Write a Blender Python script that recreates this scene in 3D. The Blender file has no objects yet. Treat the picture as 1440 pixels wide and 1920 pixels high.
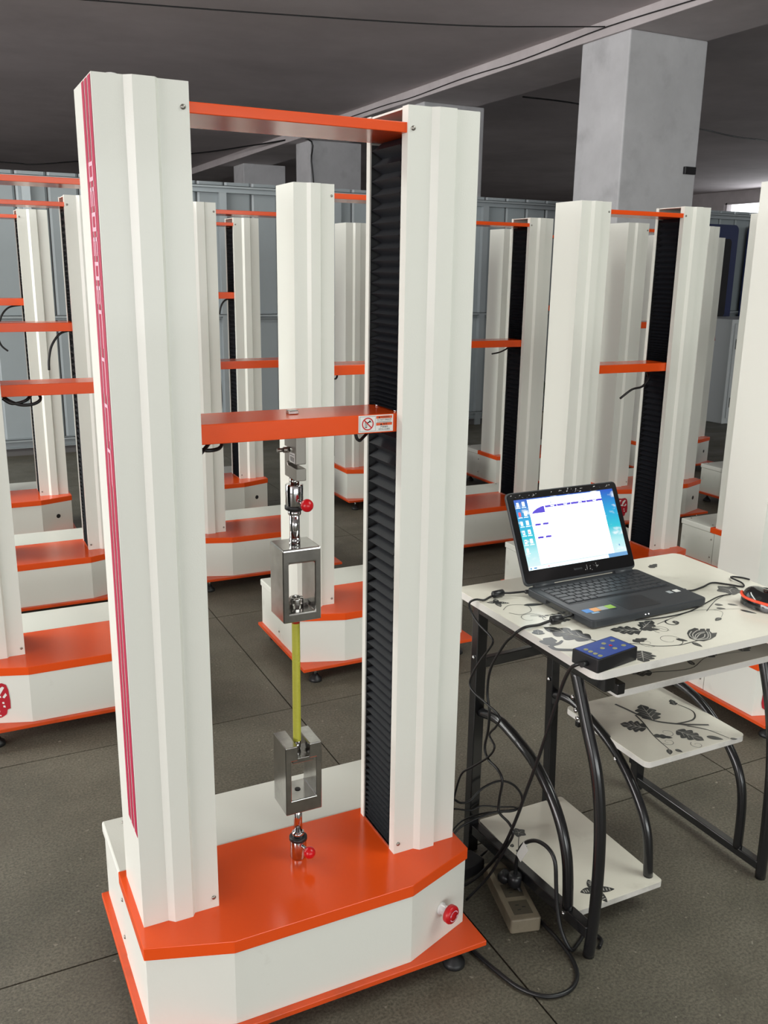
import bpy, bmesh, math, random
from mathutils import Vector, Matrix
random.seed(7)
SC = bpy.context.scene
COL = SC.collection
PI = math.pi

# ---------------------------------------------------------------- camera
cam_d = bpy.data.cameras.new('camera')
cam = bpy.data.objects.new('camera', cam_d)
COL.objects.link(cam)
cam_d.sensor_fit = 'AUTO'
cam_d.sensor_width = 36.0
cam_d.lens = 1701.298 / 1920.0 * 36.0
cam_d.clip_start = 0.05
cam_d.clip_end = 120
right = Vector((0.896924, -0.441946, 0.014537))
down = Vector((-0.100493, -0.235744, -0.966605))
fwd = Vector((0.430615, 0.865510, -0.255857))
M = Matrix.Identity(4)
for i in range(3):
    M[i][0] = right[i]; M[i][1] = -down[i]; M[i][2] = -fwd[i]
M[2][3] = 1.4435
cam.matrix_world = M
SC.camera = cam

# ---------------------------------------------------------------- world, daylight, exposure
SC.view_settings.view_transform = 'Standard'
SC.view_settings.look = 'None'
SC.view_settings.gamma = 1.0
SC.view_settings.use_curve_mapping = False
SC.view_settings.exposure = 0.06
W = bpy.data.worlds.new('overcast sky')
SC.world = W
W.use_nodes = True
bg = W.node_tree.nodes['Background']
bg.inputs[0].default_value = (0.93, 0.97, 1.0, 1)
bg.inputs[1].default_value = 2.2

def area(name, loc, target, sx, sy, power, color):
    d = bpy.data.lights.new(name, 'AREA')
    d.shape = 'RECTANGLE'; d.size = sx; d.size_y = sy
    d.energy = power; d.color = color
    o = bpy.data.objects.new(name, d); COL.objects.link(o)
    o.location = loc
    o.rotation_euler = (Vector(target) - Vector(loc)).to_track_quat('-Z', 'Y').to_euler()
    return o
# daylight entering the long side windows and the open front of the hall; unseen overhead fill rows added to even out the light
area('daylight_side_window', (-9.7, 4.0, 1.9), (4, 5.5, 2.3), 20.0, 2.4, 1120, (1.0, 0.945, 0.925))
area('daylight_front_door', (0.5, -13.7, 1.8), (2.0, 4, 2.1), 14.0, 2.8, 520, (0.96, 1.0, 0.96))
area('aisle_overhead_fill', (-1.3, 4.5, 3.3), (-0.9, 4.5, 0), 0.5, 15.0, 430, (0.95, 1.0, 0.93))
area('desk_overhead_fill', (2.6, 0.4, 3.3), (2.3, 0.8, 0), 1.6, 3.2, 98, (0.95, 1.0, 0.93))  # added overhead fill for the desk and the machine behind it
area('daylight_far_window', (17.3, 9.0, 2.9), (10, 9.0, 2.6), 14.0, 0.5, 150, (0.92, 0.96, 1.0))

# ---------------------------------------------------------------- materials
def lin(c):
    return tuple((v / 12.92 if v <= 0.04045 else ((v + 0.055) / 1.055) ** 2.4) for v in c)
def hx(s):
    return lin(tuple(int(s[i:i + 2], 16) / 255 for i in (0, 2, 4))) + (1,)
def mat(name, color, rough=0.5, metal=0.0, bump=0.0, bscale=300.0, var=0.0, vscale=3.0, coat=0.0, spec=0.5, emit=0.0, dirt=None):
    m = bpy.data.materials.new(name); m.use_nodes = True
    nt = m.node_tree; b = nt.nodes['Principled BSDF']
    c = hx(color) if isinstance(color, str) else tuple(color) + (1,)
    b.inputs['Base Color'].default_value = c
    b.inputs['Roughness'].default_value = rough
    b.inputs['Metallic'].default_value = metal
    b.inputs['Specular IOR Level'].default_value = spec
    b.inputs['Coat Weight'].default_value = coat
    b.inputs['Coat Roughness'].default_value = 0.08
    if emit:
        b.inputs['Emission Color'].default_value = c
        b.inputs['Emission Strength'].default_value = emit
    m.diffuse_color = c
    if bump or var or dirt:
        tc = nt.nodes.new('ShaderNodeTexCoord')
        if bump:
            n = nt.nodes.new('ShaderNodeTexNoise'); n.inputs['Scale'].default_value = bscale
            nt.links.new(tc.outputs['Object'], n.inputs['Vector'])
            bm_ = nt.nodes.new('ShaderNodeBump'); bm_.inputs['Strength'].default_value = bump
            bm_.inputs['Distance'].default_value = 0.002
            nt.links.new(n.outputs['Fac'], bm_.inputs['Height'])
            nt.links.new(bm_.outputs['Normal'], b.inputs['Normal'])
        src = None
        if var:
            n2 = nt.nodes.new('ShaderNodeTexNoise'); n2.inputs['Scale'].default_value = vscale
            n2.inputs['Detail'].default_value = 8; n2.inputs['Roughness'].default_value = 0.65
            nt.links.new(tc.outputs['Object'], n2.inputs['Vector'])
            r = nt.nodes.new('ShaderNodeValToRGB')
            r.color_ramp.elements[0].position = 0.3; r.color_ramp.elements[1].position = 0.7
            r.color_ramp.elements[0].color = tuple(v * (1 - var) for v in c[:3]) + (1,)
            r.color_ramp.elements[1].color = tuple(min(1, v * (1 + var)) for v in c[:3]) + (1,)
            nt.links.new(n2.outputs['Fac'], r.inputs['Fac']); src = r.outputs['Color']
        if dirt:
            col, scale, lo, hi, amt = dirt
            n3 = nt.nodes.new('ShaderNodeTexNoise'); n3.inputs['Scale'].default_value = scale
            n3.inputs['Detail'].default_value = 6; n3.inputs['Roughness'].default_value = 0.6
            nt.links.new(tc.outputs['Object'], n3.inputs['Vector'])
            mr = nt.nodes.new('ShaderNodeMapRange'); mr.inputs['From Min'].default_value = lo; mr.inputs['From Max'].default_value = hi
            mr.inputs['To Max'].default_value = amt
            nt.links.new(n3.outputs['Fac'], mr.inputs['Value'])
            mx = nt.nodes.new('ShaderNodeMix'); mx.data_type = 'RGBA'
            nt.links.new(mr.outputs['Result'], mx.inputs['Factor'])
            if src: nt.links.new(src, mx.inputs['A'])
            else: mx.inputs['A'].default_value = c
            mx.inputs['B'].default_value = hx(col); src = mx.outputs['Result']
        if src: nt.links.new(src, b.inputs['Base Color'])
    return m

def concrete_floor():
    m = bpy.data.materials.new('worn concrete floor'); m.use_nodes = True
    nt = m.node_tree; b = nt.nodes['Principled BSDF']; L = nt.links.new
    g = nt.nodes.new('ShaderNodeNewGeometry')
    def noise(sc, det, ro=0.6):
        n = nt.nodes.new('ShaderNodeTexNoise'); n.inputs['Scale'].default_value = sc
        n.inputs['Detail'].default_value = det; n.inputs['Roughness'].default_value = ro
        L(g.outputs['Position'], n.inputs['Vector']); return n
    def ramp(src, stops):
        r = nt.nodes.new('ShaderNodeValToRGB'); e = r.color_ramp.elements
        while len(e) < len(stops): e.new(0.5)
        for k, (p, c) in enumerate(stops): e[k].position = p; e[k].color = c
        L(src, r.inputs['Fac']); return r
    def mix(a, bb, fac, mode='MIX'):
        x = nt.nodes.new('ShaderNodeMix'); x.data_type = 'RGBA'; x.blend_type = mode
        L(a, x.inputs['A']); L(bb, x.inputs['B'])
        if isinstance(fac, float): x.inputs['Factor'].default_value = fac
        else: L(fac, x.inputs['Factor'])
        return x.outputs['Result']
    base = ramp(noise(2.2, 8).outputs['Fac'], [(0.32, hx('5f5c50')), (0.5, hx('706b5e')), (0.68, hx('807b6d'))])
    grain = ramp(noise(160, 3, 0.7).outputs['Fac'], [(0.35, hx('8a8a8a')), (0.65, hx('ffffff'))])
    c = mix(base.outputs['Color'], grain.outputs['Color'], 0.75, 'MULTIPLY')
    st = ramp(noise(1.7, 10, 0.72).outputs['Fac'], [(0.54, (0, 0, 0, 1)), (0.66, (1, 1, 1, 1))])
    dk = nt.nodes.new('ShaderNodeRGB'); dk.outputs[0].default_value = hx('4e483e')
    mul = nt.nodes.new('ShaderNodeMath'); mul.operation = 'MULTIPLY'; mul.inputs[1].default_value = 0.55
    L(st.outputs['Color'], mul.inputs[0])
    c = mix(c, dk.outputs[0], mul.outputs[0])
    sp = ramp(noise(55, 2, 0.5).outputs['Fac'], [(0.70, (0, 0, 0, 1)), (0.74, (1, 1, 1, 1))])
    lt = nt.nodes.new('ShaderNodeRGB'); lt.outputs[0].default_value = hx('a8a294')
    m2 = nt.nodes.new('ShaderNodeMath'); m2.operation = 'MULTIPLY'; m2.inputs[1].default_value = 0.5
    L(sp.outputs['Color'], m2.inputs[0])
    c = mix(c, lt.outputs[0], m2.outputs[0])
    L(c, b.inputs['Base Color'])
    rr = ramp(noise(3, 5).outputs['Fac'], [(0.3, (0.38,) * 3 + (1,)), (0.7, (0.62,) * 3 + (1,))])
    L(rr.outputs['Color'], b.inputs['Roughness'])
    bp = nt.nodes.new('ShaderNodeBump'); bp.inputs['Strength'].default_value = 0.25; bp.inputs['Distance'].default_value = 0.002
    L(noise(90, 4).outputs['Fac'], bp.inputs['Height']); L(bp.outputs['Normal'], b.inputs['Normal'])
    return m

WHITE = mat('ivory powder coat', (0.77, 0.775, 0.715), 0.38, bump=0.12, bscale=420, coat=0.15)
WHITE2 = mat('ivory housing paint', (0.77, 0.775, 0.715), 0.38, bump=0.12, bscale=420, coat=0.15, dirt=('8a7f70', 9, 0.62, 0.8, 0.25))
ORANGE = mat('orange gloss enamel', 'e8521a', 0.2, bump=0.03, bscale=90, coat=0.0, spec=0.42)
ORANGE2 = mat('orange enamel plate', 'dc4e1a', 0.3, bump=0.08, bscale=120, dirt=('8c3a1c', 7, 0.55, 0.8, 0.5))
BELLOW = mat('black bellows fabric', (0.0085, 0.0095, 0.0135), 0.5, spec=0.3, bump=0.1, bscale=200)
CHROME = mat('chrome', (0.62, 0.62, 0.63), 0.09, 1.0)
STEEL = mat('ground steel', (0.44, 0.43, 0.415), 0.17, 1.0, var=0.3, vscale=16)
STEELD = mat('dull nickel steel', (0.33, 0.31, 0.28), 0.4, 1.0)
RUBBER = mat('black rubber', (0.012, 0.012, 0.013), 0.45)
BLACKM = mat('black enamel tube', (0.009, 0.009, 0.010), 0.24, coat=0.3)
REDP = mat('red plastic ball', 'c8101c', 0.28)
REDB = mat('red button plastic', 'c40f1a', 0.35)
RED = mat('red print', 'b3182b', 0.45)
STRIPE = mat('crimson stripe print', 'b01344', 0.4)
PALE = mat('pale pink print', 'e8b4c4', 0.45)
PRINTW = mat('white print', 'e6e6e2', 0.5)
PRINTK = mat('black print', '1c1c1e', 0.5)
PRINTG = mat('grey blue print', '6f7f88', 0.5)
PRINTO = mat('orange print', 'e0561f', 0.5)
SHADE = mat('dark grey primer', (0.05, 0.052, 0.055), 0.6)  # flat dark tone standing for the shade inside the columns
CABLE = mat('black cable', (0.008, 0.008, 0.009), 0.4)
CLEAR = mat('clear acrylic', (0.85, 0.85, 0.85), 0.1)
ROD = mat('yellow green ribbed rod', 'b9b640', 0.45)
RODR = mat('red rod tip', 'b02a1c', 0.5)
FLOOR = concrete_floor()
JOINT = mat('dark floor joint', '3a3832', 0.9)
CEIL = mat('smoke stained ceiling plaster', (0.56, 0.51, 0.515), 0.9, var=0.12, vscale=0.8, dirt=('6a6262', 0.5, 0.5, 0.8, 0.3))
BEAMM = mat('lime washed beam concrete', (0.54, 0.50, 0.505), 0.9, var=0.12, vscale=2.0)
PILLAR = mat('lime washed pillar plaster', (0.56, 0.565, 0.58), 0.9, var=0.10, vscale=2.2, bump=0.3, bscale=12, dirt=('6f7073', 2.6, 0.55, 0.8, 0.4))
SHEET = mat('grey steel sheet', (0.32, 0.36, 0.38), 0.42, var=0.06, vscale=1.2)
FRAMEM = mat('galvanised steel frame', (0.40, 0.44, 0.46), 0.38, 0.35)
DARKW = mat('dark plaster', (0.12, 0.115, 0.115), 0.9)
GLASSY = mat('dark glass', (0.01, 0.012, 0.015), 0.08)
NAVY = mat('navy blue panel', (0.012, 0.022, 0.09), 0.5)
CABW = mat('white cabinet enamel', (0.62, 0.65, 0.66), 0.4)
LAMI = mat('ivory marbled laminate', (0.84, 0.81, 0.71), 0.28, var=0.04, vscale=6, coat=0.2, dirt=('9a9282', 5, 0.58, 0.75, 0.45))
LAMIE = mat('white edge band', (0.72, 0.70, 0.66), 0.45, dirt=('6b665c', 8, 0.5, 0.75, 0.5))
PRINT = mat('grey floral print', (0.042, 0.045, 0.044), 0.32, coat=0.2)
PRINTL = mat('pale vein print', (0.5, 0.49, 0.45), 0.4)
LAPB = mat('charcoal laptop plastic', (0.030, 0.034, 0.040), 0.42, bump=0.05, bscale=800)
LAPK = mat('black laptop key', (0.014, 0.016, 0.02), 0.38)
LAPG = mat('glossy black bezel', (0.006, 0.006, 0.007), 0.1, coat=0.5)
BLUEF = mat('blue faceplate', '3450a4', 0.4)
BOXK = mat('black plastic case', (0.012, 0.012, 0.014), 0.35)
GOLD = mat('yellow green membrane key', '9c9c70', 0.4)
MOUSEK = mat('gloss black mouse shell', (0.007, 0.007, 0.008), 0.12, coat=0.6)
MOUSEO = mat('coral orange mouse band', 'ee5030', 0.35)
CREAM = mat('grimy cream plastic', (0.20, 0.17, 0.12), 0.55, dirt=('4a4236', 14, 0.45, 0.7, 0.6))
WOOD = mat('pale plywood', (0.38, 0.30, 0.20), 0.6, var=0.15, vscale=12)
GREEN = mat('dusty green leaf', (0.05, 0.09, 0.04), 0.6)

# ---------------------------------------------------------------- mesh helper
class B:
    """collects shapes, then links them as one mesh object"""
    def __init__(s): s.v = []; s.f = []; s.m = []; s.sm = []; s.cm = 0
    def mi(s, k): s.cm = k; return s
    def add(s, vs, fs, smooth=False):
        o = len(s.v); s.v += [tuple(v) for v in vs]
        for f in fs: s.f.append(tuple(i + o for i in f)); s.m.append(s.cm); s.sm.append(smooth)
        return s
    def box(s, x0, x1, y0, y1, z0, z1):
        v = [(x0, y0, z0), (x1, y0, z0), (x1, y1, z0), (x0, y1, z0), (x0, y0, z1), (x1, y0, z1), (x1, y1, z1), (x0, y1, z1)]
        return s.add(v, [(0, 3, 2, 1), (4, 5, 6, 7), (0, 1, 5, 4), (1, 2, 6, 5), (2, 3, 7, 6), (3, 0, 4, 7)])
    def prism(s, poly, a, b, axis='z'):
        n = len(poly)
        def P(p, h):
            return {'z': (p[0], p[1], h), 'x': (h, p[0], p[1]), 'y': (p[0], h, p[1])}[axis]
        v = [P(p, a) for p in poly] + [P(p, b) for p in poly]
        fs = [tuple(range(n - 1, -1, -1)), tuple(range(n, 2 * n))] + [(i, (i + 1) % n, n + (i + 1) % n, n + i) for i in range(n)]
        return s.add(v, fs)
    def lathe(s, prof, c=(0, 0, 0), axis=(0, 0, 1), seg=20, smooth=True, sx=1, sy=1):
        q = Vector(axis).normalized().to_track_quat('Z', 'Y'); c = Vector(c); v = []; fs = []
        n = len(prof)
        for k in range(seg):
            a = 2 * PI * k / seg
            for r, h in prof: v.append(c + q @ Vector((r * math.cos(a) * sx, r * math.sin(a) * sy, h)))
        for k in range(seg):
            k2 = (k + 1) % seg
            for i in range(n - 1): fs.append((k * n + i, k2 * n + i, k2 * n + i + 1, k * n + i + 1))
        s.add(v, fs, smooth)
        o = len(s.v) - len(v)
        for i in (0, n - 1):
            if prof[i][0] > 1e-6:
                ring = [o + k * n + i for k in range(seg)]
                s.f.append(tuple(ring[::-1] if i == 0 else ring)); s.m.append(s.cm); s.sm.append(False)
        return s
    def cyl(s, c, r, h, axis=(0, 0, 1), seg=20): return s.lathe([(r, 0), (r, h)], c, axis, seg)
    def ball(s, c, r, seg=20, ring=10):
        return s.lathe([(max(1e-7, r * math.sin(PI * i / ring)), -r * math.cos(PI * i / ring)) for i in range(ring + 1)], c, (0, 0, 1), seg)
    def tube(s, pts, r, seg=8, smooth_path=True, sub=5):
        P = [Vector(p) for p in pts]
        if smooth_path and len(P) > 2:
            Q = []
            for i in range(len(P) - 1):
                p0 = P[max(i - 1, 0)]; p1 = P[i]; p2 = P[i + 1]; p3 = P[min(i + 2, len(P) - 1)]
                for k in range(sub):
                    t = k / sub
                    Q.append(0.5 * ((2 * p1) + (p2 - p0) * t + (2 * p0 - 5 * p1 + 4 * p2 - p3) * t * t + (3 * p1 - p0 - 3 * p2 + p3) * t ** 3))
            Q.append(P[-1]); P = Q
        v = []; fs = []; up = None
        for i, p in enumerate(P):
            t = (P[min(i + 1, len(P) - 1)] - P[max(i - 1, 0)])
            t = t.normalized() if t.length > 1e-9 else Vector((0, 0, 1))
            if up is None:
                up = Vector((0, 0, 1)) if abs(t.z) < 0.9 else Vector((1, 0, 0))
            a = t.cross(up)
            a = a.normalized() if a.length > 1e-6 else t.orthogonal().normalized()
            up = a.cross(t).normalized()
            for k in range(seg):
                w = 2 * PI * k / seg; v.append(p + a * (r * math.cos(w)) + up * (r * math.sin(w)))
        n = len(P)
        for i in range(n - 1):
            for k in range(seg):
                k2 = (k + 1) % seg; fs.append((i * seg + k, i * seg + k2, (i + 1) * seg + k2, (i + 1) * seg + k))
        s.add(v, fs, True)
        o = len(s.v) - len(v)
        for ring, rev in ((range(seg), True), (range((n - 1) * seg, n * seg), False)):
            ids = [o + k for k in ring]; s.f.append(tuple(ids[::-1] if rev else ids)); s.m.append(s.cm); s.sm.append(False)
        return s
    def sqtube(s, a, b, w, d):
        a = Vector(a); b = Vector(b); t = (b - a).normalized()
        x = Vector((1, 0, 0)) if abs(t.x) < 0.9 else Vector((0, 1, 0))
        y = t.cross(x).normalized(); x = y.cross(t).normalized()
        v = [p + x * sx * w / 2 + y * sy * d / 2 for p in (a, b) for sx, sy in ((-1, -1), (1, -1), (1, 1), (-1, 1))]
        return s.add(v, [(3, 2, 1, 0), (4, 5, 6, 7), (0, 1, 5, 4), (1, 2, 6, 5), (2, 3, 7, 6), (3, 0, 4, 7)])
    def xf(s, Mx):
        s.v = [tuple(Mx @ Vector(v)) for v in s.v]; return s
    def mesh(s, name, mats):
        me = bpy.data.meshes.new(name); me.from_pydata(s.v, [], s.f)
        for m in mats: me.materials.append(m)
        me.polygons.foreach_set('material_index', s.m); me.polygons.foreach_set('use_smooth', s.sm)
        bm = bmesh.new(); bm.from_mesh(me); bmesh.ops.recalc_face_normals(bm, faces=bm.faces); bm.to_mesh(me); bm.free()
        me.update(); return me
    def build(s, name, mats, parent=None, bevel=0.0, bseg=2):
        if not isinstance(mats, (list, tuple)): mats = [mats]
        return link(name, s.mesh(name, mats), parent, bevel, bseg)

def link(name, me, parent=None, bevel=0.0, bseg=2):
    o = bpy.data.objects.new(name, me); COL.objects.link(o)
    if parent is not None: o.parent = parent
    if bevel:
        md = o.modifiers.new('bevel', 'BEVEL'); md.width = bevel; md.segments = bseg; md.limit_method = 'ANGLE'; md.angle_limit = math.radians(40)
        md.harden_normals = False
    return o
def tag(o, label=None, cat=None, group=None, kind=None):
    if label: o['label'] = label
    if cat: o['category'] = cat
    if group: o['group'] = group
    if kind: o['kind'] = kind
    return o
def empty(name, loc, rz=0.0):
    o = bpy.data.objects.new(name, None); COL.objects.link(o); o.location = loc; o.rotation_euler = (0, 0, rz)
    o.empty_display_size = 0.1
    return o
def text_shape(s, size):
    """outline of a line of writing as (verts, faces) in x/y, centred"""
    cu = bpy.data.curves.new('writing', 'FONT'); cu.body = s; cu.size = size
    cu.align_x = 'CENTER'; cu.align_y = 'CENTER'; cu.resolution_u = 3
    o = bpy.data.objects.new('writing', cu); COL.objects.link(o)
    dg = bpy.context.evaluated_depsgraph_get(); me = bpy.data.meshes.new_from_object(o.evaluated_get(dg))
    v = [tuple(p.co) for p in me.vertices]; f = [tuple(p.vertices) for p in me.polygons]
    bpy.data.objects.remove(o); bpy.data.curves.remove(cu); bpy.data.meshes.remove(me)
    return v, f

# ================================================================ STRUCTURE
ZC, ZB = 3.42, 3.30
f_ = B().box(-10, 17.6, -14, 22, -0.2, -0.005).build('floor', JOINT); tag(f_, kind='structure')
gx = [-10] + [-2.165 + 1.05 * k for k in range(11)] + [17.6]
gy = [-14] + [-0.10 + 0.92 * k for k in range(9)] + [22]
J = 0.0022
slab_cache = {}
for i in range(len(gx) - 1):
    for j in range(len(gy) - 1):
        w, d = gx[i + 1] - gx[i], gy[j + 1] - gy[j]
        key = (round(w, 3), round(d, 3))
        if key not in slab_cache:
            b = B().prism([(J, J), (w - J, J), (w - J, d - J), (J, d - J)], -0.005, 0.0)
            slab_cache[key] = b.mesh('slab', [FLOOR])
        o = link('slab', slab_cache[key], f_); o.location = (gx[i], gy[j], 0)
tag(B().box(-10, 17.6, -14, 22, ZC, ZC + 0.2).build('ceiling', CEIL), kind='structure')
BX0, BX1 = 5.12, 5.94
tag(B().box(BX0, BX1, -14, 22, ZB, ZC).build('ceiling_beam', BEAMM, bevel=0.006), kind='structure')
for k, (x0, x1, y0, y1) in enumerate([(5.135, 5.945, 6.14, 6.74), (5.25, 6.05, 9.70, 10.35), (5.30, 6.13, 13.27, 13.85), (5.40, 6.2, 16.75, 17.35)]):
    tag(B().box(x0, x1, y0, y1, 0, ZB).build('pillar', PILLAR, bevel=0.012), kind='structure')
# outer walls
def wall_with_openings(name, axis, pos, u0, u1, ops, thick, m):
    b = B()
    us = sorted({u0, u1} | {o[0] for o in ops} | {o[1] for o in ops})
    for a, c in zip(us[:-1], us[1:]):
        op = [o for o in ops if o[0] <= a and o[1] >= c]
        zs = [(0, ZC)] if not op else [(0, op[0][2]), (op[0][3], ZC)]
        for z0, z1 in zs:
            if z1 - z0 < 1e-4: continue
            if axis == 'x': b.box(pos, pos + thick, a, c, z0, z1)
            else: b.box(a, c, pos, pos + thick, z0, z1)
    return tag(b.build(name, m), kind='structure')
wall_with_openings('wall_left', 'x', -10.2, -14, 22, [(-6.0, 14.0, 0.6, 3.1)], 0.2, PILLAR)
wall_with_openings('wall_front', 'y', -14.2, -10.2, 17.8, [(-6.5, 7.5, 0.3, 3.2)], 0.2, PILLAR)
wall_with_openings('wall_back', 'y', 22, -10.2, 17.8, [], 0.2, DARKW)
wall_with_openings('wall_right', 'x', 17.5, -14, 22, [(2.0, 17.04, 2.62, 3.16)], 0.25, BEAMM)
for k, (ya, yb) in enumerate([(2.0, 17.04)]):
    b = B()
    b.box(17.52, 17.58, ya, yb, 2.62, 2.66).box(17.52, 17.58, ya, yb, 3.12, 3.16)
    for i in range(11):
        y = ya + (yb - ya) * i / 10 * 0.995; b.box(17.52, 17.58, y, y + 0.05, 2.62, 3.16)
    tag(b.build('window_1', BEAMM), kind='structure')
# ---- steel partition behind the machines: sheets, girts, posts
PY = 7.60
part = tag(B().box(-6, 12, PY + 0.02, PY + 0.05, 0.0, 2.05).build('wall_partition', DARKW), kind='structure')
PW = 0.2285
pm = B().prism([(0.004, 0.012), (0.02, 0.0), (PW - 0.02, 0.0), (PW - 0.004, 0.012), (PW - 0.004, 0.018), (0.004, 0.018)], 0.06, 2.13).mesh('sheet_panel', [SHEET])
x = 0.683 - PW * 26
while x < 11.6:
    o = link('sheet_panel', pm, part); o.location = (x, PY, 0); x += PW
for z0, z1 in ((2.045, 2.10), (1.045, 1.08), (0.06, 0.13)):
    b = B().box(-5.5, 11.5, PY - 0.055, PY - 0.001, z0, z0 + 0.004).box(-5.5, 11.5, PY - 0.055, PY - 0.001, z1 - 0.004, z1).box(-5.5, 11.5, PY - 0.006, PY - 0.001, z0, z1).box(-5.5, 11.5, PY - 0.055, PY - 0.05, z1 - 0.018, z1)
    b.build('girt', FRAMEM, part)
for xp in (-3.2, -1.7, -0.75, 0.754, 2.254, 3.271, 4.773, 6.27, 7.3, 8.8):
    B().box(xp - 0.03, xp + 0.03, PY - 0.05, PY - 0.002, 0.0, 2.045).build('post', FRAMEM, part)
b = B().box(-6, 12, PY - 0.03, PY - 0.002, 0.0, 0.06)
tag(b.build('baseboard_back', DARKW), kind='structure')

# ================================================================ TESTING MACHINES
ZT, ZTOP = 0.2516, 1.72
CACHE = {}
def cached(key, fn):
    if key not in CACHE: CACHE[key] = fn()
    return CACHE[key]
CH0 = (-0.013, -0.055); CH1 = (0.142, -0.107); CH2 = (0.514, -0.107); CH3 = (0.677, -0.048)
YM = 0.186
def base_poly(g=0.0, yb=YM):
    return [(CH0[0] + g, CH0[1] + g), (CH1[0], CH1[1] + g), (CH2[0], CH2[1] + g), (CH3[0] - g, CH3[1] + g), (CH3[0] - g, yb), (CH0[0] + g, yb)]
def mirror(poly): return [(0.667 - x, y) for x, y in poly]
def col_profile(rib):
    """left column cover: U sheet open towards +x, with the raised rib on its front"""
    t = 0.003; a, b_, c, d = rib
    outer = [(0.144, 0.022), (0.144, 0.0), (d, 0.0), (c, -0.0095), (b_, -0.0095), (a, 0.0), (0.0, 0.0), (0.0, 0.166), (0.144, 0.166), (0.144, 0.151)]
    inner = [(0.144 - t, 0.151), (0.144 - t, 0.166 - t), (t, 0.166 - t), (t, t), (a + 0.0015, t), (b_ + 0.0015, -0.0065), (c - 0.0015, -0.0065), (d - 0.0015, t), (0.144 - t, t), (0.144 - t, 0.022)]
    return outer + inner
def bellows_mesh(z0, z1, stretched_top, side):
    """accordion sleeve; folds packed tight where the sleeve hangs on what is below it"""
    zs = []; z = z1; L = z1 - z0
    pit = []
    while z > z0:
        u = (z1 - z) / L
        if stretched_top: p = 0.0235 * (1 - u) ** 0.6 + 0.0045
        else: p = 0.0190 * (1 - u) ** 0.55 + 0.0085
        pit.append(p); z -= p
    s = L / sum(pit)
    z = z1; b = B(); rings = []
    for i, p in enumerate(pit):
        p *= s
        fold = 0.015
        rings.append((z, 0.0)); rings.append((z - p * 0.5, fold)); z -= p
    rings.append((z0, 0.0))
    x0, x1, y0, y1 = (0.026, 0.1415, 0.028, 0.1530)
    v = []; fs = []
    for zz, o in rings:
        i = 0.015 - o
        a, c, d, e = x0 + i, x1 - i, y0 + i, y1 - i
        k = 0.0045
        poly = [(a, d), (c - k, d), (c, d + k), (c, e - k), (c - k, e), (a, e)]
        if side == 'right': poly = mirror(poly)
        v += [(px, py, zz) for px, py in poly]
    n = 6
    for r in range(len(rings) - 1):
        for k in range(n):
            fs.append((r * n + k, r * n + (k + 1) % n, (r + 1) * n + (k + 1) % n, (r + 1) * n + k))
    fs.append(tuple(range(n))); fs.append(tuple(range((len(rings) - 1) * n, len(rings) * n)))
    b.add(v, fs)
    return b.mesh('bellows', [BELLOW])
def seal_mesh():
    """red seal-stamp decal with pale strokes, lying on the front left chamfer; u along the chamfer, z up"""
    b = B()
    a = Vector((CH0[0], CH0[1] + 0.003, 0)); c = Vector((CH1[0], CH1[1] + 0.003, 0)); t = (c - a).normalized(); n = Vector((t.y, -t.x, 0))
    def P(u, z, o): return tuple(a + t * (0.030 + u) + Vector((0, 0, 0.082 + z)) + n * o)
    def poly(pts, o): b.add([P(u, z, o) for u, z in pts], [tuple(range(len(pts)))])
    b.mi(0)
    poly([(0, 0.03), (0.004, 0.012), (0.014, 0.004), (0.03, 0.0), (0.044, 0.004), (0.058, 0.014), (0.062, 0.03), (0.071, 0.033), (0.072, 0.06), (0.069, 0.095), (0.064, 0.112), (0.052, 0.119), (0.03, 0.115), (0.012, 0.118), (0.003, 0.108)], 0.0008)
    b.mi(1)
    for pts in ([(0.008, 0.095), (0.03, 0.100), (0.03, 0.107), (0.008, 0.104)], [(0.036, 0.078), (0.042, 0.078), (0.058, 0.104), (0.052, 0.108), (0.040, 0.098)],
                [(0.016, 0.070), (0.022, 0.070), (0.024, 0.095), (0.018, 0.095)], [(0.030, 0.072), (0.046, 0.070), (0.046, 0.076), (0.030, 0.080)],
                [(0.050, 0.072), (0.055, 0.068), (0.064, 0.078), (0.06, 0.086)], [(0.006, 0.046), (0.03, 0.044), (0.03, 0.050), (0.006, 0.052)],
                [(0.012, 0.03), (0.018, 0.03), (0.02, 0.058), (0.014, 0.058)], [(0.024, 0.022), (0.038, 0.02), (0.04, 0.026), (0.024, 0.028)],
                [(0.048, 0.050), (0.054, 0.049), (0.054, 0.056), (0.048, 0.056)], [(0.050, 0.038), (0.057, 0.037), (0.056, 0.044), (0.050, 0.044)],
                [(0.012, 0.010), (0.042, 0.008), (0.042, 0.012), (0.012, 0.015)]):
        poly(pts, 0.0014)
    return b.mesh('seal_decal', [RED, PRINTW])

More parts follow.
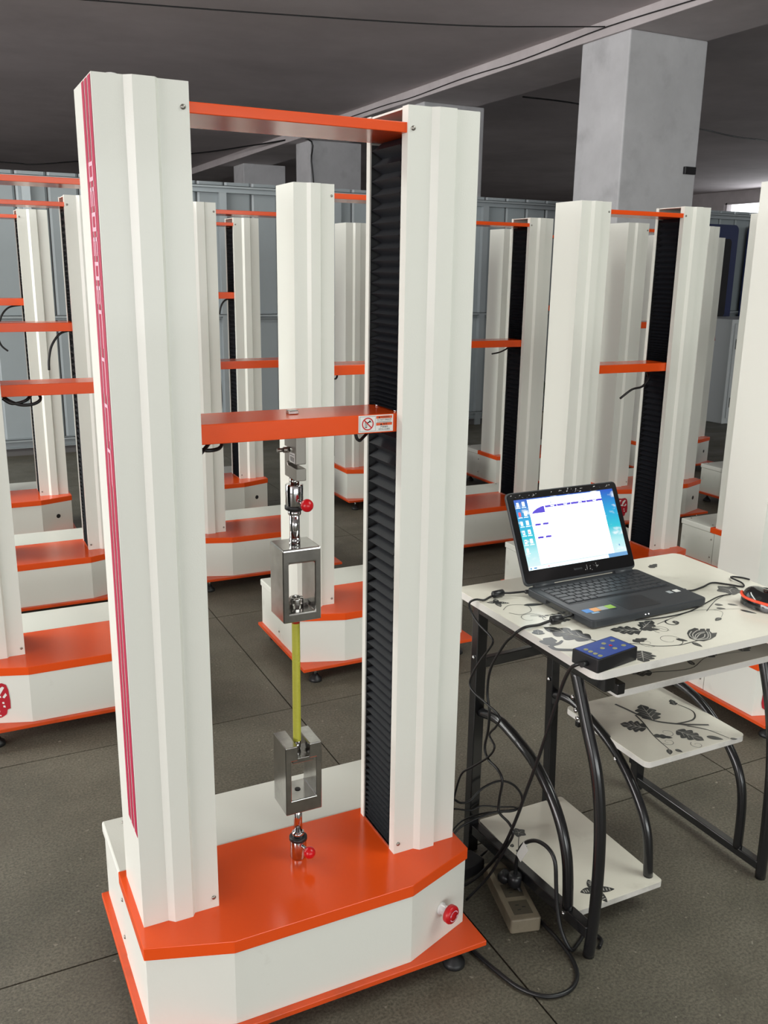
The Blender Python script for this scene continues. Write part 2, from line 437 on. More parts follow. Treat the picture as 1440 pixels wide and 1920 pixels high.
def machine(x0, y0, ch, label, seal=False, hole=True, detail=False):
    r = tag(empty('testing_machine', (x0, y0, 0)), label, 'machine', 'tensile testing machines in rows')
    lk = lambda n, key, fn, bev=0.0: link(n, cached(key, fn), r, bev)
    lk('bottom_plate', 'bp', lambda: B().box(-0.024, 0.69, -0.118, 0.388, 0.053, 0.065).mesh('bottom_plate', [ORANGE2]), 0.0015)
    lk('front_housing', 'fh', lambda: B().prism(base_poly(0.003, 0.160), 0.065, 0.2248).mesh('front_housing', [WHITE2]), 0.0012)
    rh = lk('rear_housing', 'rh', lambda: B().box(CH0[0] + 0.004, CH3[0] - 0.004, 0.1625, 0.379, 0.065, 0.2225).mesh('rear_housing', [WHITE2]), 0.0012)
    rl = lk('rear_lid', 'rl', lambda: B().box(CH0[0], CH3[0], 0.1875, 0.384, 0.2235, 0.2500).mesh('rear_lid', [WHITE]), 0.004)
    lk('base_plate', 'pl', lambda: B().prism(base_poly(0.0, 0.1865), 0.2250, ZT).mesh('base_plate', [ORANGE]), 0.0012)
    def screwm():
        return B().lathe([(0.0042, 0), (0.0042, 0.0015), (0.0025, 0.0028), (1e-6, 0.0028)], (0, 0, 0), (0, -1, 0), 10).mesh('screw', [STEELD])
    def scr(par, x, y, z, rz=0):
        o = link('screw', cached('screw', screwm), par); o.location = (x, y, z); o.rotation_euler = (0, 0, rz)
    for z in (0.10, 0.19): scr(rh, CH0[0] + 0.004, 0.178, z, -PI / 2)
    for x, y in ((0.03, 0.36), (0.03, 0.215), (0.63, 0.36)):
        o = link('screw', cached('screw', screwm), rl); o.location = (x, y, 0.2500); o.rotation_euler = (-PI / 2, 0, 0)
    def footm():
        b = B().mi(0).cyl((0, 0, 0.02), 0.0065, 0.034, seg=12).cyl((0, 0, 0.043), 0.011, 0.009, seg=6)
        b.mi(1).lathe([(0.024, 0), (0.0245, 0.006), (0.022, 0.012), (0.013, 0.019), (0.010, 0.026), (1e-6, 0.026)], (0, 0, 0), seg=20)
        return b.mesh('foot', [STEEL, RUBBER])
    for x, y in ((0.035, -0.082), (0.632, -0.082), (0.035, 0.345), (0.632, 0.345)):
        o = link('foot', cached('foot', footm), r); o.location = (x, y, 0)
    for side in ('left', 'right'):
        prof = col_profile((0.046, 0.057, 0.091, 0.097)) if side == 'left' else mirror(col_profile((0.047, 0.053, 0.087, 0.098)))
        c = lk('column', 'col' + side, lambda: B().prism(prof, ZT, ZTOP).mesh('column', [WHITE]))
        xs = 0.134 if side == 'left' else 0.533
        scr(c, xs, 0.0, ZT + 0.022); scr(c, xs, 0.0, 1.683)
        cap = [(0.0035, 0.0035), (0.1405, 0.0035), (0.1405, 0.162), (0.0035, 0.162)]
        capp = cap if side == 'left' else mirror(cap)
        link('column_cap', cached('cap' + side, lambda: B().prism(capp, ZTOP - 0.004, ZTOP - 0.0005).mesh('column_cap', [WHITE])), c)
        link('bellows', cached(('bu', side, ch), lambda: bellows_mesh(ch + 0.036, 1.674, True, side)), r)
        link('bellows', cached(('bl', side, ch), lambda: bellows_mesh(ZT + 0.004, ch, False, side)), r)
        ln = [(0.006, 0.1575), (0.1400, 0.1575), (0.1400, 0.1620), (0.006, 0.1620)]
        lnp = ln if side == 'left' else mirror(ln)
        link('inner_shade_plate', cached('shade' + side, lambda: B().prism(lnp, ZT + 0.003, 1.672).mesh('inner_shade_plate', [SHADE])), c)  # added dark plate, so the gaps behind the bellows look shaded
        # steel shoe under the sleeve
        sh = [(0.022, 0.024), (0.1425, 0.024), (0.1425, 0.149), (0.022, 0.149)]
        shp = sh if side == 'left' else mirror(sh)
        link('bellows_shoe', cached('shoe' + side, lambda: B().prism(shp, ZT, ZT + 0.004).mesh('bellows_shoe', [STEEL])), r)
    lk('top_beam', 'tb', lambda: B().box(0.1, 0.567, 0.0035, 0.156, 1.6755, 1.6925).mesh('top_beam', [ORANGE]), 0.0012)
    cs = link('crosshead', cached(('ch', ch), lambda: B().box(0.1, 0.567, 0.026, 0.150, ch, ch + 0.035).mesh('crosshead', [ORANGE])), r, 0.0015)
    if hole:
        a = Vector((CH2[0], CH2[1] + 0.003, 0)); c = Vector((CH3[0] - 0.003, CH3[1] + 0.003, 0)); t = (c - a).normalized(); n = Vector((t.y, -t.x, 0))
        p = a + t * 0.09 + Vector((0, 0, 0.15))
        o = link('button_hole', cached('hole', lambda: B().cyl(tuple(p), 0.0115, 0.0012, tuple(n), 18).mesh('button_hole', [RUBBER])), r)
        o['label'] = 'round black empty button hole'
    if seal:
        o = link('seal_decal', cached('seal', seal_mesh), r); o['label'] = 'red seal-stamp decal'
    return r, cs
def pigtail(parent, pts, rad=0.0035):
    o = B().tube(pts, rad, 6).build('cable_end', CABLE, parent); return o

mA, chA = machine(0.25, 1.4834, 1.152, 'large testing machine with crimson column stripes, steel grips and a warning sticker on the crosshead', hole=False)
mZ, chZ = machine(2.285, 1.920, 1.10, 'testing machine standing just behind the computer desk, base visible under its keyboard tray', seal=True)
mB, chB = machine(1.105, 2.914, 1.090, 'nearest testing machine seen between the two columns of the crimson-striped one')
mL, chL = machine(0.030, 2.895, 1.066, 'testing machine with a red seal on its base, beside the crimson-striped column', seal=True)
mC, chC = machine(2.300, 2.957, 1.049, 'testing machine with black bellows straight behind the open laptop')
mD, chD = machine(3.370, 2.950, 1.10, 'testing machine whose plain rear box shows just beyond the far corner of the desk')
mE, chE = machine(0.011, 3.958, 1.188, 'second testing machine in the file beside the crimson-striped column, its black wire drooping')
mF, chF = machine(1.018, 4.003, 1.006, 'second testing machine in the file behind the grips, half hidden by the crimson-striped column')
mG, chG = machine(2.270, 4.000, 1.072, 'testing machine with black bellows between the plain big column and the laptop screen')
mH, chH = machine(3.450, 4.020, 1.155, 'testing machine directly behind the one at the laptop, small red seal on its base', seal=True)
mI, chI = machine(4.510, 3.960, 1.12, 'testing machine whose rear box on a thin foot shows behind another rear box')
mJ, chJ = machine(-0.070, 5.060, 1.250, 'hindmost testing machine in the file beside the crimson-striped column, near the grey sheet wall')
mK, chK = machine(1.040, 5.050, 1.285, 'hindmost testing machine in the file behind the steel grips, crosshead high')
mM, chM = machine(2.260, 5.100, 1.307, 'hindmost testing machine showing beside the bellows of the crimson-striped one')
mN, chN = machine(3.365, 5.100, 1.206, 'hindmost testing machine glimpsed between bellows and pale column above the laptop screen corner')
mO, chO = machine(4.640, 5.120, 1.18, 'hindmost testing machine in front of the white cabinet with navy panels behind it')

# cable ends hanging from the crossheads
pigtail(chA, [(0.140, 0.09, 1.150), (0.160, 0.075, 1.136), (0.180, 0.07, 1.133), (0.200, 0.08, 1.137), (0.206, 0.10, 1.154)])
pigtail(chA, [(0.150, 0.05, 1.128), (0.165, 0.06, 1.139), (0.185, 0.09, 1.148), (0.195, 0.12, 1.154)])
pigtail(chA, [(0.448, 0.045, 1.153), (0.451, 0.045, 1.141), (0.458, 0.047, 1.136), (0.468, 0.055, 1.139), (0.500, 0.080, 1.153)], 0.0032)
pigtail(chB, [(0.150, 0.06, 1.090), (0.155, 0.05, 1.078), (0.172, 0.05, 1.076), (0.182, 0.06, 1.090)])
pigtail(chC, [(0.48, 0.10, 1.05), (0.465, 0.06, 1.02), (0.42, 0.045, 0.985), (0.36, 0.04, 0.975), (0.30, 0.04, 0.94)], 0.005)
pigtail(chG, [(0.50, 0.10, 1.073), (0.46, 0.06, 1.062), (0.41, 0.05, 1.045), (0.36, 0.05, 1.037)], 0.004)
pigtail(chL, [(0.15, 0.06, 1.067), (0.17, 0.05, 1.050), (0.20, 0.045, 1.038), (0.235, 0.05, 1.038), (0.258, 0.06, 1.050), (0.255, 0.08, 1.068)], 0.005)
pigtail(chL, [(0.15, 0.04, 1.060), (0.175, 0.045, 1.043), (0.215, 0.05, 1.050), (0.235, 0.07, 1.068)], 0.005)
pigtail(chE, [(0.515, 0.06, 1.189), (0.475, 0.05, 1.176), (0.44, 0.045, 1.13), (0.425, 0.045, 1.075), (0.422, 0.045, 1.03)], 0.005)
pigtail(chJ, [(0.51, 0.06, 1.251), (0.45, 0.05, 1.238), (0.41, 0.045, 1.19), (0.39, 0.045, 1.10), (0.40, 0.045, 1.05), (0.43, 0.045, 1.02)], 0.005)
pigtail(chK, [(0.515, 0.06, 1.286), (0.48, 0.05, 1.277), (0.455, 0.045, 1.25), (0.44, 0.045, 1.20)], 0.005)
pigtail(chF, [(0.15, 0.05, 1.0), (0.152, 0.04, 0.93), (0.153, 0.04, 0.86), (0.15, 0.05, 0.80)], 0.006)

# ---- crimson stripes and lettering marks on the first machine's column (flat print)
b = B(); X = -0.0006
def stripe(y0_, y1_, z0_, z1_, o=0.0): b.add([(X - o, y0_, z0_), (X - o, y1_, z0_), (X - o, y1_, z1_), (X - o, y0_, z1_)], [(0, 1, 2, 3)])
b.mi(0)
stripe(0.005, 0.029, 0.44, 1.718); stripe(0.036, 0.058, 0.44, 1.718); stripe(0.065, 0.087, 0.44, 1.718)
b.mi(1)
z = 1.60
for k in range(6):       # pale vertical lettering, too small to read
    stripe(0.0295, 0.0355, z - 0.028, z, 0.0003); stripe(0.0585, 0.0645, z - 0.028, z, 0.0003)
    stripe(0.030, 0.064, z - 0.006, z, 0.0004)
    if k % 2 == 0: stripe(0.030, 0.064, z - 0.028, z - 0.022, 0.0004)
    else: stripe(0.044, 0.050, z - 0.028, z, 0.0004)
    z -= 0.037
for k in range(4):
    stripe(0.0295, 0.0345, z - 0.06, z, 0.0003); stripe(0.0555, 0.0605, z - 0.06, z, 0.0003); stripe(0.030, 0.060, z - 0.006, z, 0.0004); z -= 0.075
colA = [o for o in mA.children if o.name.startswith('column')][0]
o = b.build('stripe_print', [STRIPE, PALE], colA); o['label'] = 'three crimson stripes with pale lettering'

# ---- warning sticker on the crosshead
b = B(); YS = 0.0254
def rect(x0, x1, z0, z1, o): b.add([(x0, YS - o, z0), (x1, YS - o, z0), (x1, YS - o, z1), (x0, YS - o, z1)], [(0, 1, 2, 3)])
sx0, sx1, sz0, sz1 = 0.4455, 0.5165, 1.1545, 1.1860
b.mi(0); b.box(sx0, sx1, YS - 0.0006, YS + 0.0005, sz0, sz1)
b.mi(2); rect(sx0 + .002, sx0 + .0345, sz0 + .0018, sz1 - .0018, .0008)
b.mi(0); rect(sx0 + .0026, sx0 + .0339, sz0 + .0024, sz1 - .0024, .0010)
cx, cz = sx0 + 0.0183, (sz0 + sz1) / 2
def ann(r0, r1, o, n=28):
    v = []
    for k in range(n):
        a = 2 * PI * k / n; v += [(cx + r0 * math.cos(a), YS - o, cz + r0 * math.sin(a)), (cx + r1 * math.cos(a), YS - o, cz + r1 * math.sin(a))]
    b.add(v, [(2 * k, 2 * k + 1, (2 * k + 3) % (2 * n), (2 * k + 2) % (2 * n)) for k in range(n)])
def bar(xa, za, xb, zb, w, o):
    d = Vector((xb - xa, zb - za)).normalized(); n = Vector((-d.y, d.x)) * w / 2
    b.add([(xa + n.x, YS - o, za + n.y), (xb + n.x, YS - o, zb + n.y), (xb - n.x, YS - o, zb - n.y), (xa - n.x, YS - o, za - n.y)], [(0, 1, 2, 3)])
b.mi(4)   # machine-and-hand pictogram under the ban sign
rect(cx - .0055, cx - .0045, cz - .007, cz + .006, .0012); rect(cx - .0055, cx - .002, cz - .007, cz - .0058, .0012); rect(cx - .0025, cx - .0015, cz - .007, cz + .001, .0012)
bar(cx - .001, cz + .002, cx + .006, cz + .005, .0022, .0012); bar(cx + .002, cz + .002, cx + .004, cz + .0065, .0014, .0012)
bar(cx + .004, cz + .004, cx + .0075, cz + .0025, .0010, .0012)
b.mi(1); ann(0.0098, 0.0120, .0014); bar(cx - .0078, cz + .0078, cx + .0078, cz - .0078, .0022, .0016)
tx0, tx1 = sx0 + .0358, sx1 - .0022
b.mi(3); rect(tx0, tx1, sz1 - .0068, sz1 - .0018, .0008); rect(tx0, tx1, sz1 - .0198, sz1 - .0148, .0008)
b.mi(2); rect(tx0, tx1, sz1 - .0146, sz1 - .0143, .0008); rect(tx0, tx1, sz0 + .0018, sz0 + .0021, .0008)
b.mi(4)
def write(s, size, xc, zc, o=.0010, maxw=None):
    v, f = text_shape(s, size)
    if not v: return
    w = max(p[0] for p in v) - min(p[0] for p in v)
    k = min(1.0, maxw / w) if maxw else 1.0
    b.add([(xc + p[0] * k, YS - o, zc + p[1]) for p in v], f)
tc = (tx0 + tx1) / 2
b.add([(tc - .0125, YS - .001, sz1 - .0060), (tc - .0080, YS - .001, sz1 - .0060), (tc - .01025, YS - .001, sz1 - .0026)], [(0, 1, 2)])
write('WARNING', 0.0044, tc + .002, sz1 - .0043, maxw=.019)
write('DO NOT OPERATE', 0.0042, tc, sz1 - .0094, maxw=.030)
for k in range(9): rect(tx0 + .002 + k * .0032, tx0 + .0044 + k * .0032, sz1 - .0134, sz1 - .0126, .0010)
b.add([(tc - .0085, YS - .001, sz1 - .0192), (tc - .0040, YS - .001, sz1 - .0192), (tc - .00625, YS - .001, sz1 - .0156)], [(0, 1, 2)])
write('\u8b66\u544a', 0.0044, tc + .002, sz1 - .0173, maxw=.01)
write('\u4e25\u7981\u64cd\u4f5c', 0.0040, tc, sz1 - .0228, maxw=.018)
write('\u975e\u4e13\u4e1a\u4eba\u5458\u8bf7\u52ff', 0.0034, tc, sz1 - .0272, maxw=.030)
o = b.build('warning_sticker', [PRINTW, REDB, PRINTG, PRINTO, PRINTK], chA)
o['label'] = 'white warning sticker with a red ban sign and orange headings'
B().box(0.330, 0.349, 0.080, 0.098, 1.187, 1.194).build('bolt_head', STEEL, chA, 0.0012)
for y in (0.045, 0.125):
    B().lathe([(0.005, 0), (0.005, 0.003), (0.003, 0.004), (1e-6, 0.004)], (0.533, y, 1.187), seg=12).build('bolt_head', CHROME, chA)

# ---- load cell, couplings, grips of the first machine
GX, GY = 0.3385, 0.080
f0, f1 = 0.050, 0.112
b = B().prism([(f0, 1.067), (f1, 1.067), (f1, 1.116), (.070, 1.116), (.070, 1.124), (f1, 1.124), (f1, 1.1525), (f0, 1.1525), (f0, 1.098), (.094, 1.098), (.097, 1.094), (.094, 1.090), (f0, 1.090)], 0.3315, 0.3510, 'x')
lc = b.build('load_cell', STEELD, mA, 0.0012)
lb = B(); lb.mi(0).add([(0.3311, .056, 1.099), (0.3311, .084, 1.099), (0.3311, .084, 1.118), (0.3311, .056, 1.118)], [(0, 1, 2, 3)])
lb.mi(1)
for k in range(12):
    y = .060 + k * .0018
    if k % 3 != 2: lb.add([(0.3308, y, 1.101), (0.3308, y + .0011, 1.101), (0.3308, y + .0011, 1.110), (0.3308, y, 1.110)], [(0, 1, 2, 3)])
for k in range(5): lb.add([(0.3308, .060 + k * .0045, 1.1125), (0.3308, .063 + k * .0045, 1.1125), (0.3308, .063 + k * .0045, 1.1140), (0.3308, .060 + k * .0045, 1.1140)], [(0, 1, 2, 3)])
o = lb.build('barcode_label', [PRINTW, PRINTK], lc); o['label'] = 'white barcode label'
b = B().cyl((0.3315, 0.085, 1.121), 0.0055, -0.012, (1, 0, 0), 14); b.cyl((0.3195, 0.085, 1.121), 0.0038, -0.012, (1, 0, 0), 12)
b.build('cable_gland', STEELD, lc)
def coupling(z, up):
    """quick-change socket with locking ring and red knob; z = its plain end, up = +1/-1"""
    b = B()
    b.mi(0).lathe([(0.0160, 0), (0.0172, 0.002), (0.0172, 0.042), (0.0160, 0.044), (1e-6, 0.044)], (GX, GY, z), (0, 0, up), 28)
    c = b.build('coupling', [CHROME], mA)
    B().lathe([(1e-6, 0.0405), (0.0170, 0.0405), (0.0188, 0.042), (0.0188, 0.048), (0.0170, 0.0495), (1e-6, 0.0495)], (GX, GY, z), (0, 0, up), 28).build('lock_ring', RUBBER, c)
    B().lathe([(0.0128, 0.0495), (0.0128, 0.058), (0.0115, 0.060), (1e-6, 0.060)], (GX, GY, z), (0, 0, up), 28).build('collar', CHROME, c)
    B().cyl((GX + 0.003, GY - 0.015, z + up * 0.033), 0.0035, 0.022, (0.25, -1, 0), 12).build('knob_stem', CHROME, c)
    o = B().ball((GX + 0.0085, GY - 0.043, z + up * 0.033), 0.0122, 24, 14).build('knob', REDP, c); o['label'] = 'red ball knob'
    return c
cu = coupling(1.056, -1)
B().cyl((GX, GY, 1.056), 0.0095, 0.0115, seg=20).build('neck', STEEL, cu)
sh = B().lathe([(0.0098, 0.0), (0.0098, -0.062), (1e-6, -0.062)], (GX, GY, 1.004), seg=24).build('pull_rod', CHROME, mA)
B().cyl((GX, GY, 0.9395), 0.0112, 0.012, seg=6).build('hex_nut', CHROME, sh)
def grip_frame(zb, zt, wb, wt, slot):
    x0, x1 = GX - 0.0385, GX + 0.0385; wx0, wx1 = GX - 0.0265, GX + 0.0265
    if slot:
        s = 0.0125
        poly = [(x0, zb), (x1, zb), (x1, zt), (GX + s, zt), (GX + s, wt), (wx1, wt), (wx1, wb), (wx0, wb), (wx0, wt), (GX - s, wt), (GX - s, zt), (x0, zt)]
        b = B().prism(poly, 0.042, 0.115, 'y')
    else:
        b = B(); a0, a1 = 0.042, 0.115
        O = [(x0, zb), (x1, zb), (x1, zt), (x0, zt)]; I = [(wx0, wb), (wx1, wb), (wx1, wt), (wx0, wt)]
        v = [(x, y, z) for y in (a0, a1) for x, z in O + I]
        fs = []
        for k in range(4):
            k2 = (k + 1) % 4
            fs += [(k, k2, 4 + k2, 4 + k), (8 + k, 12 + k, 12 + k2, 8 + k2), (k, 8 + k, 8 + k2, k2), (4 + k, 4 + k2, 12 + k2, 12 + k)]
        b.add(v, fs)
    return b
ug = grip_frame(0.793, 0.9395, 0.811, 0.910, False).build('upper_grip', STEEL, mA, 0.003, 3)
b = B().lathe([(0.0085, 0), (0.0142, 0), (0.0142, 0.019), (0.0122, 0.021), (0.0085, 0.021), (0.0082, 0.003)], (GX, GY - 0.004, 0.811), seg=24)
b.box(GX + 0.004, GX + 0.024, GY - 0.006, GY + 0.010, 0.811, 0.818)
b.build('specimen_nut', STEEL, ug, 0.0008)
B().cyl((GX, GY - 0.004, 0.8115), 0.0083, 0.006, seg=20).build('nut_bore', RUBBER, ug)
lg = grip_frame(0.379, 0.530, 0.410, 0.498, True).build('lower_grip', STEEL, mA, 0.0018, 2)
B().box(GX - 0.022, GX + 0.022, 0.046, 0.100, 0.490, 0.5005).build('specimen_seat', STEEL, lg, 0.001)
B().cyl((GX, GY, 0.4103), 0.006, 0.001, seg=16).build('drain_hole', RUBBER, lg)
B().lathe([(0.0088, 0.0), (0.0088, 0.074)], (GX, GY, 0.307), seg=24).build('lower_pull_rod', CHROME, mA)
cl = coupling(0.2516, 1)
# the specimen clamped in the grips
sp = tag(empty('test_specimen', (0.25 + GX, 1.4834 + GY, 0.50)), 'thin yellow-green ribbed rod specimen clamped between the two steel grips', 'specimen')
prof = []
z = 0.022
while z < 0.276:
    prof += [(0.0076, z), (0.0084, z + 0.0012), (0.0076, z + 0.0024)]; z += 0.0032
B().lathe(prof, seg=16).build('rod', ROD, sp)
B().lathe([(0.0072, -0.002), (0.0072, 0.022)], seg=16).build('lower_end', STEEL, sp)
o = B().lathe([(0.0080, 0.276), (0.0080, 0.296)], seg=16).build('upper_end', RODR, sp); o['label'] = 'red upper end of the rod'

# ---- emergency stop on the first machine
a = Vector((CH2[0], CH2[1] + 0.003, 0)); c = Vector((CH3[0] - 0.003, CH3[1] + 0.003, 0)); t = (c - a).normalized(); n = Vector((t.y, -t.x, 0))
p = a + t * 0.092 + Vector((0, 0, 0.144))
es = B().lathe([(0.013, 0), (0.013, 0.004), (0.0105, 0.005), (0.0105, 0.022)], tuple(p), tuple(n), 24).build('emergency_stop', CLEAR, mA)
es['label'] = 'emergency stop button on a clear collar'
o = B().lathe([(0.0100, 0.020), (0.0195, 0.022), (0.0200, 0.031), (0.0180, 0.0345), (1e-6, 0.036)], tuple(p), tuple(n), 28).build('push_knob', REDB, es)
o['label'] = 'red mushroom push knob'
rb = B()
q = Vector(n).to_track_quat('Z', 'Y')
for s_ in (0, PI):
    v = []
    for k in range(13):
        w = s_ + 0.3 + 2.3 * k / 12
        for rr in (0.0105, 0.0125): v.append(p + q @ Vector((rr * math.cos(w), rr * math.sin(w), 0.0366)))
    rb.add(v, [(2 * k, 2 * k + 1, 2 * k + 3, 2 * k + 2) for k in range(12)])
    w = s_ + 0.3 + 2.3
    rb.add([p + q @ Vector((0.0085 * math.cos(w), 0.0085 * math.sin(w), 0.0366)), p + q @ Vector((0.0145 * math.cos(w), 0.0145 * math.sin(w), 0.0366)), p + q @ Vector((0.0115 * math.cos(w + 0.45), 0.0115 * math.sin(w + 0.45), 0.0366))], [(0, 1, 2)])
rb.build('arrow_mark', PALE, es)
# clear suction pads lying on two column tops (a sliver of each shows)
for x, y, lab in ((0.292, 1.553, 'clear dome cap lying on top of the crimson-striped column'), (0.947, 1.578, 'clear dome cap lying on top of the plain column of the large machine')):
    o = B().lathe([(0.014, 0), (0.0135, 0.007), (0.009, 0.013), (1e-6, 0.015)], (0, 0, 0), seg=20).build('dome_cap', CLEAR); o.location = (x, y, ZTOP - 0.0005)
    tag(o, lab, 'cap', 'clear caps on the column tops')

# ================================================================ COMPUTER DESK
desk = tag(empty('computer_desk', (1.13, 1.50, 0)), 'small computer desk with ivory floral boards on a black curved tube frame', 'desk')
OX, OY = 1.13, 1.50
def dloc(o): o.location = (-OX, -OY, 0); return o     # desk parts are written in hall coordinates
def rounded(x0, x1, y0, y1, r, n=5):
    P = []
    for cx_, cy_, a0 in ((x1 - r, y0 + r, -PI / 2), (x1 - r, y1 - r, 0), (x0 + r, y1 - r, PI / 2), (x0 + r, y0 + r, PI)):
        for k in range(n + 1):
            a = a0 + PI / 2 * k / n; P.append((cx_ + r * math.cos(a), cy_ + r * math.sin(a)))
    return P
ZD = 0.710
def board(name, x0, x1, y0, y1, z0, z1, r=0.02):
    P = rounded(x0, x1, y0, y1, r); b = B(); b.mi(1).prism(P, z0, z1 - 0.0012); b.mi(0).prism(P, z1 - 0.0012, z1)
    return dloc(b.build(name, [LAMI, LAMIE], desk))
top = board('desktop', 1.078, 1.782, 1.246, 1.775, 0.692, ZD, 0.022)
tray = board('keyboard_tray', 1.20, 1.69, 1.318, 1.62, 0.600, 0.615, 0.008)
shelf = board('printer_shelf', 1.386, 1.700, 1.405, 1.712, 0.343, 0.358, 0.015)
cpu = board('tower_shelf', 1.150, 1.412, 1.345, 1.735, 0.062, 0.077, 0.008)

# ---- frame
def bar_(name, a, b_, w, d): return dloc(B().sqtube(a, b_, w, d).build(name, BLACKM, desk, 0.002))
def tube_(name, pts, r): return dloc(B().tube(pts, r, 12, True, 6).build(name, BLACKM, desk))
bar_('back_leg', (1.128, 1.735, 0.0), (1.128, 1.735, 0.692), 0.028, 0.028)
bar_('back_leg', (1.375, 1.742, 0.060), (1.370, 1.762, 0.692), 0.024, 0.026)
fo = tube_('front_leg', [(1.150, 1.395, 0.640), (1.152, 1.352, 0.54), (1.154, 1.312, 0.45), (1.156, 1.292, 0.36), (1.158, 1.284, 0.25), (1.160, 1.286, 0.12), (1.162, 1.296, 0.0)], 0.0130)
bar_('side_rail', (1.128, 1.262, 0.672), (1.128, 1.745, 0.672), 0.026, 0.036)
bar_('floor_rail', (1.130, 1.735, 0.066), (1.157, 1.292, 0.066), 0.024, 0.028)
tube_('side_arc', [(1.135, 1.722, 0.392), (1.137, 1.66, 0.405), (1.140, 1.60, 0.396), (1.143, 1.50, 0.362), (1.146, 1.42, 0.292), (1.148, 1.375, 0.20), (1.150, 1.362, 0.078)], 0.0125)
tube_('inner_arc', [(1.373, 1.752, 0.380), (1.377, 1.70, 0.392), (1.381, 1.643, 0.385), (1.386, 1.525, 0.340), (1.389, 1.441, 0.269), (1.391, 1.390, 0.186), (1.393, 1.374, 0.076)], 0.0115)
bar_('back_brace', (1.128, 1.742, 0.517), (1.372, 1.755, 0.517), 0.018, 0.026)
bar_('back_brace', (1.372, 1.755, 0.517), (1.715, 1.77, 0.517), 0.018, 0.026)
bar_('tray_runner', (1.188, 1.295, 0.632), (1.188, 1.66, 0.632), 0.020, 0.024)
bar_('tray_runner', (1.700, 1.300, 0.632), (1.700, 1.66, 0.632), 0.020, 0.024)
bar_('back_leg', (1.715, 1.775, 0.0), (1.715, 1.775, 0.692), 0.028, 0.028)
tube_('front_leg', [(1.715, 1.430, 0.640), (1.715, 1.385, 0.53), (1.715, 1.352, 0.42), (1.717, 1.335, 0.30), (1.719, 1.328, 0.15), (1.721, 1.327, 0.0)], 0.0130)
bar_('floor_rail', (1.715, 1.770, 0.034), (1.719, 1.332, 0.034), 0.022, 0.022)
tube_('side_arc', [(1.705, 1.762, 0.385), (1.706, 1.68, 0.392), (1.708, 1.60, 0.383), (1.710, 1.53, 0.352), (1.712, 1.46, 0.294), (1.714, 1.42, 0.235), (1.715, 1.403, 0.16), (1.715, 1.400, 0.040)], 0.0115)
bar_('shelf_bracket', (1.388, 1.46, 0.335), (1.712, 1.46, 0.335), 0.014, 0.016)
bar_('shelf_bracket', (1.384, 1.66, 0.335), (1.712, 1.66, 0.335), 0.014, 0.016)
for (x, y, z) in ((1.1135, 1.735, 0.538), (1.358, 1.752, 0.425), (1.1385, 1.385, 0.585), (1.1388, 1.372, 0.560), (1.1392, 1.365, 0.545), (1.3745, 1.499, 0.322), (1.1405, 1.365, 0.066)):
    dloc(B().lathe([(0.0055, 0), (0.005, 0.002), (1e-6, 0.0035)], (x, y, z), (-1, 0, 0), 10).build('bolt_head', CHROME, desk))

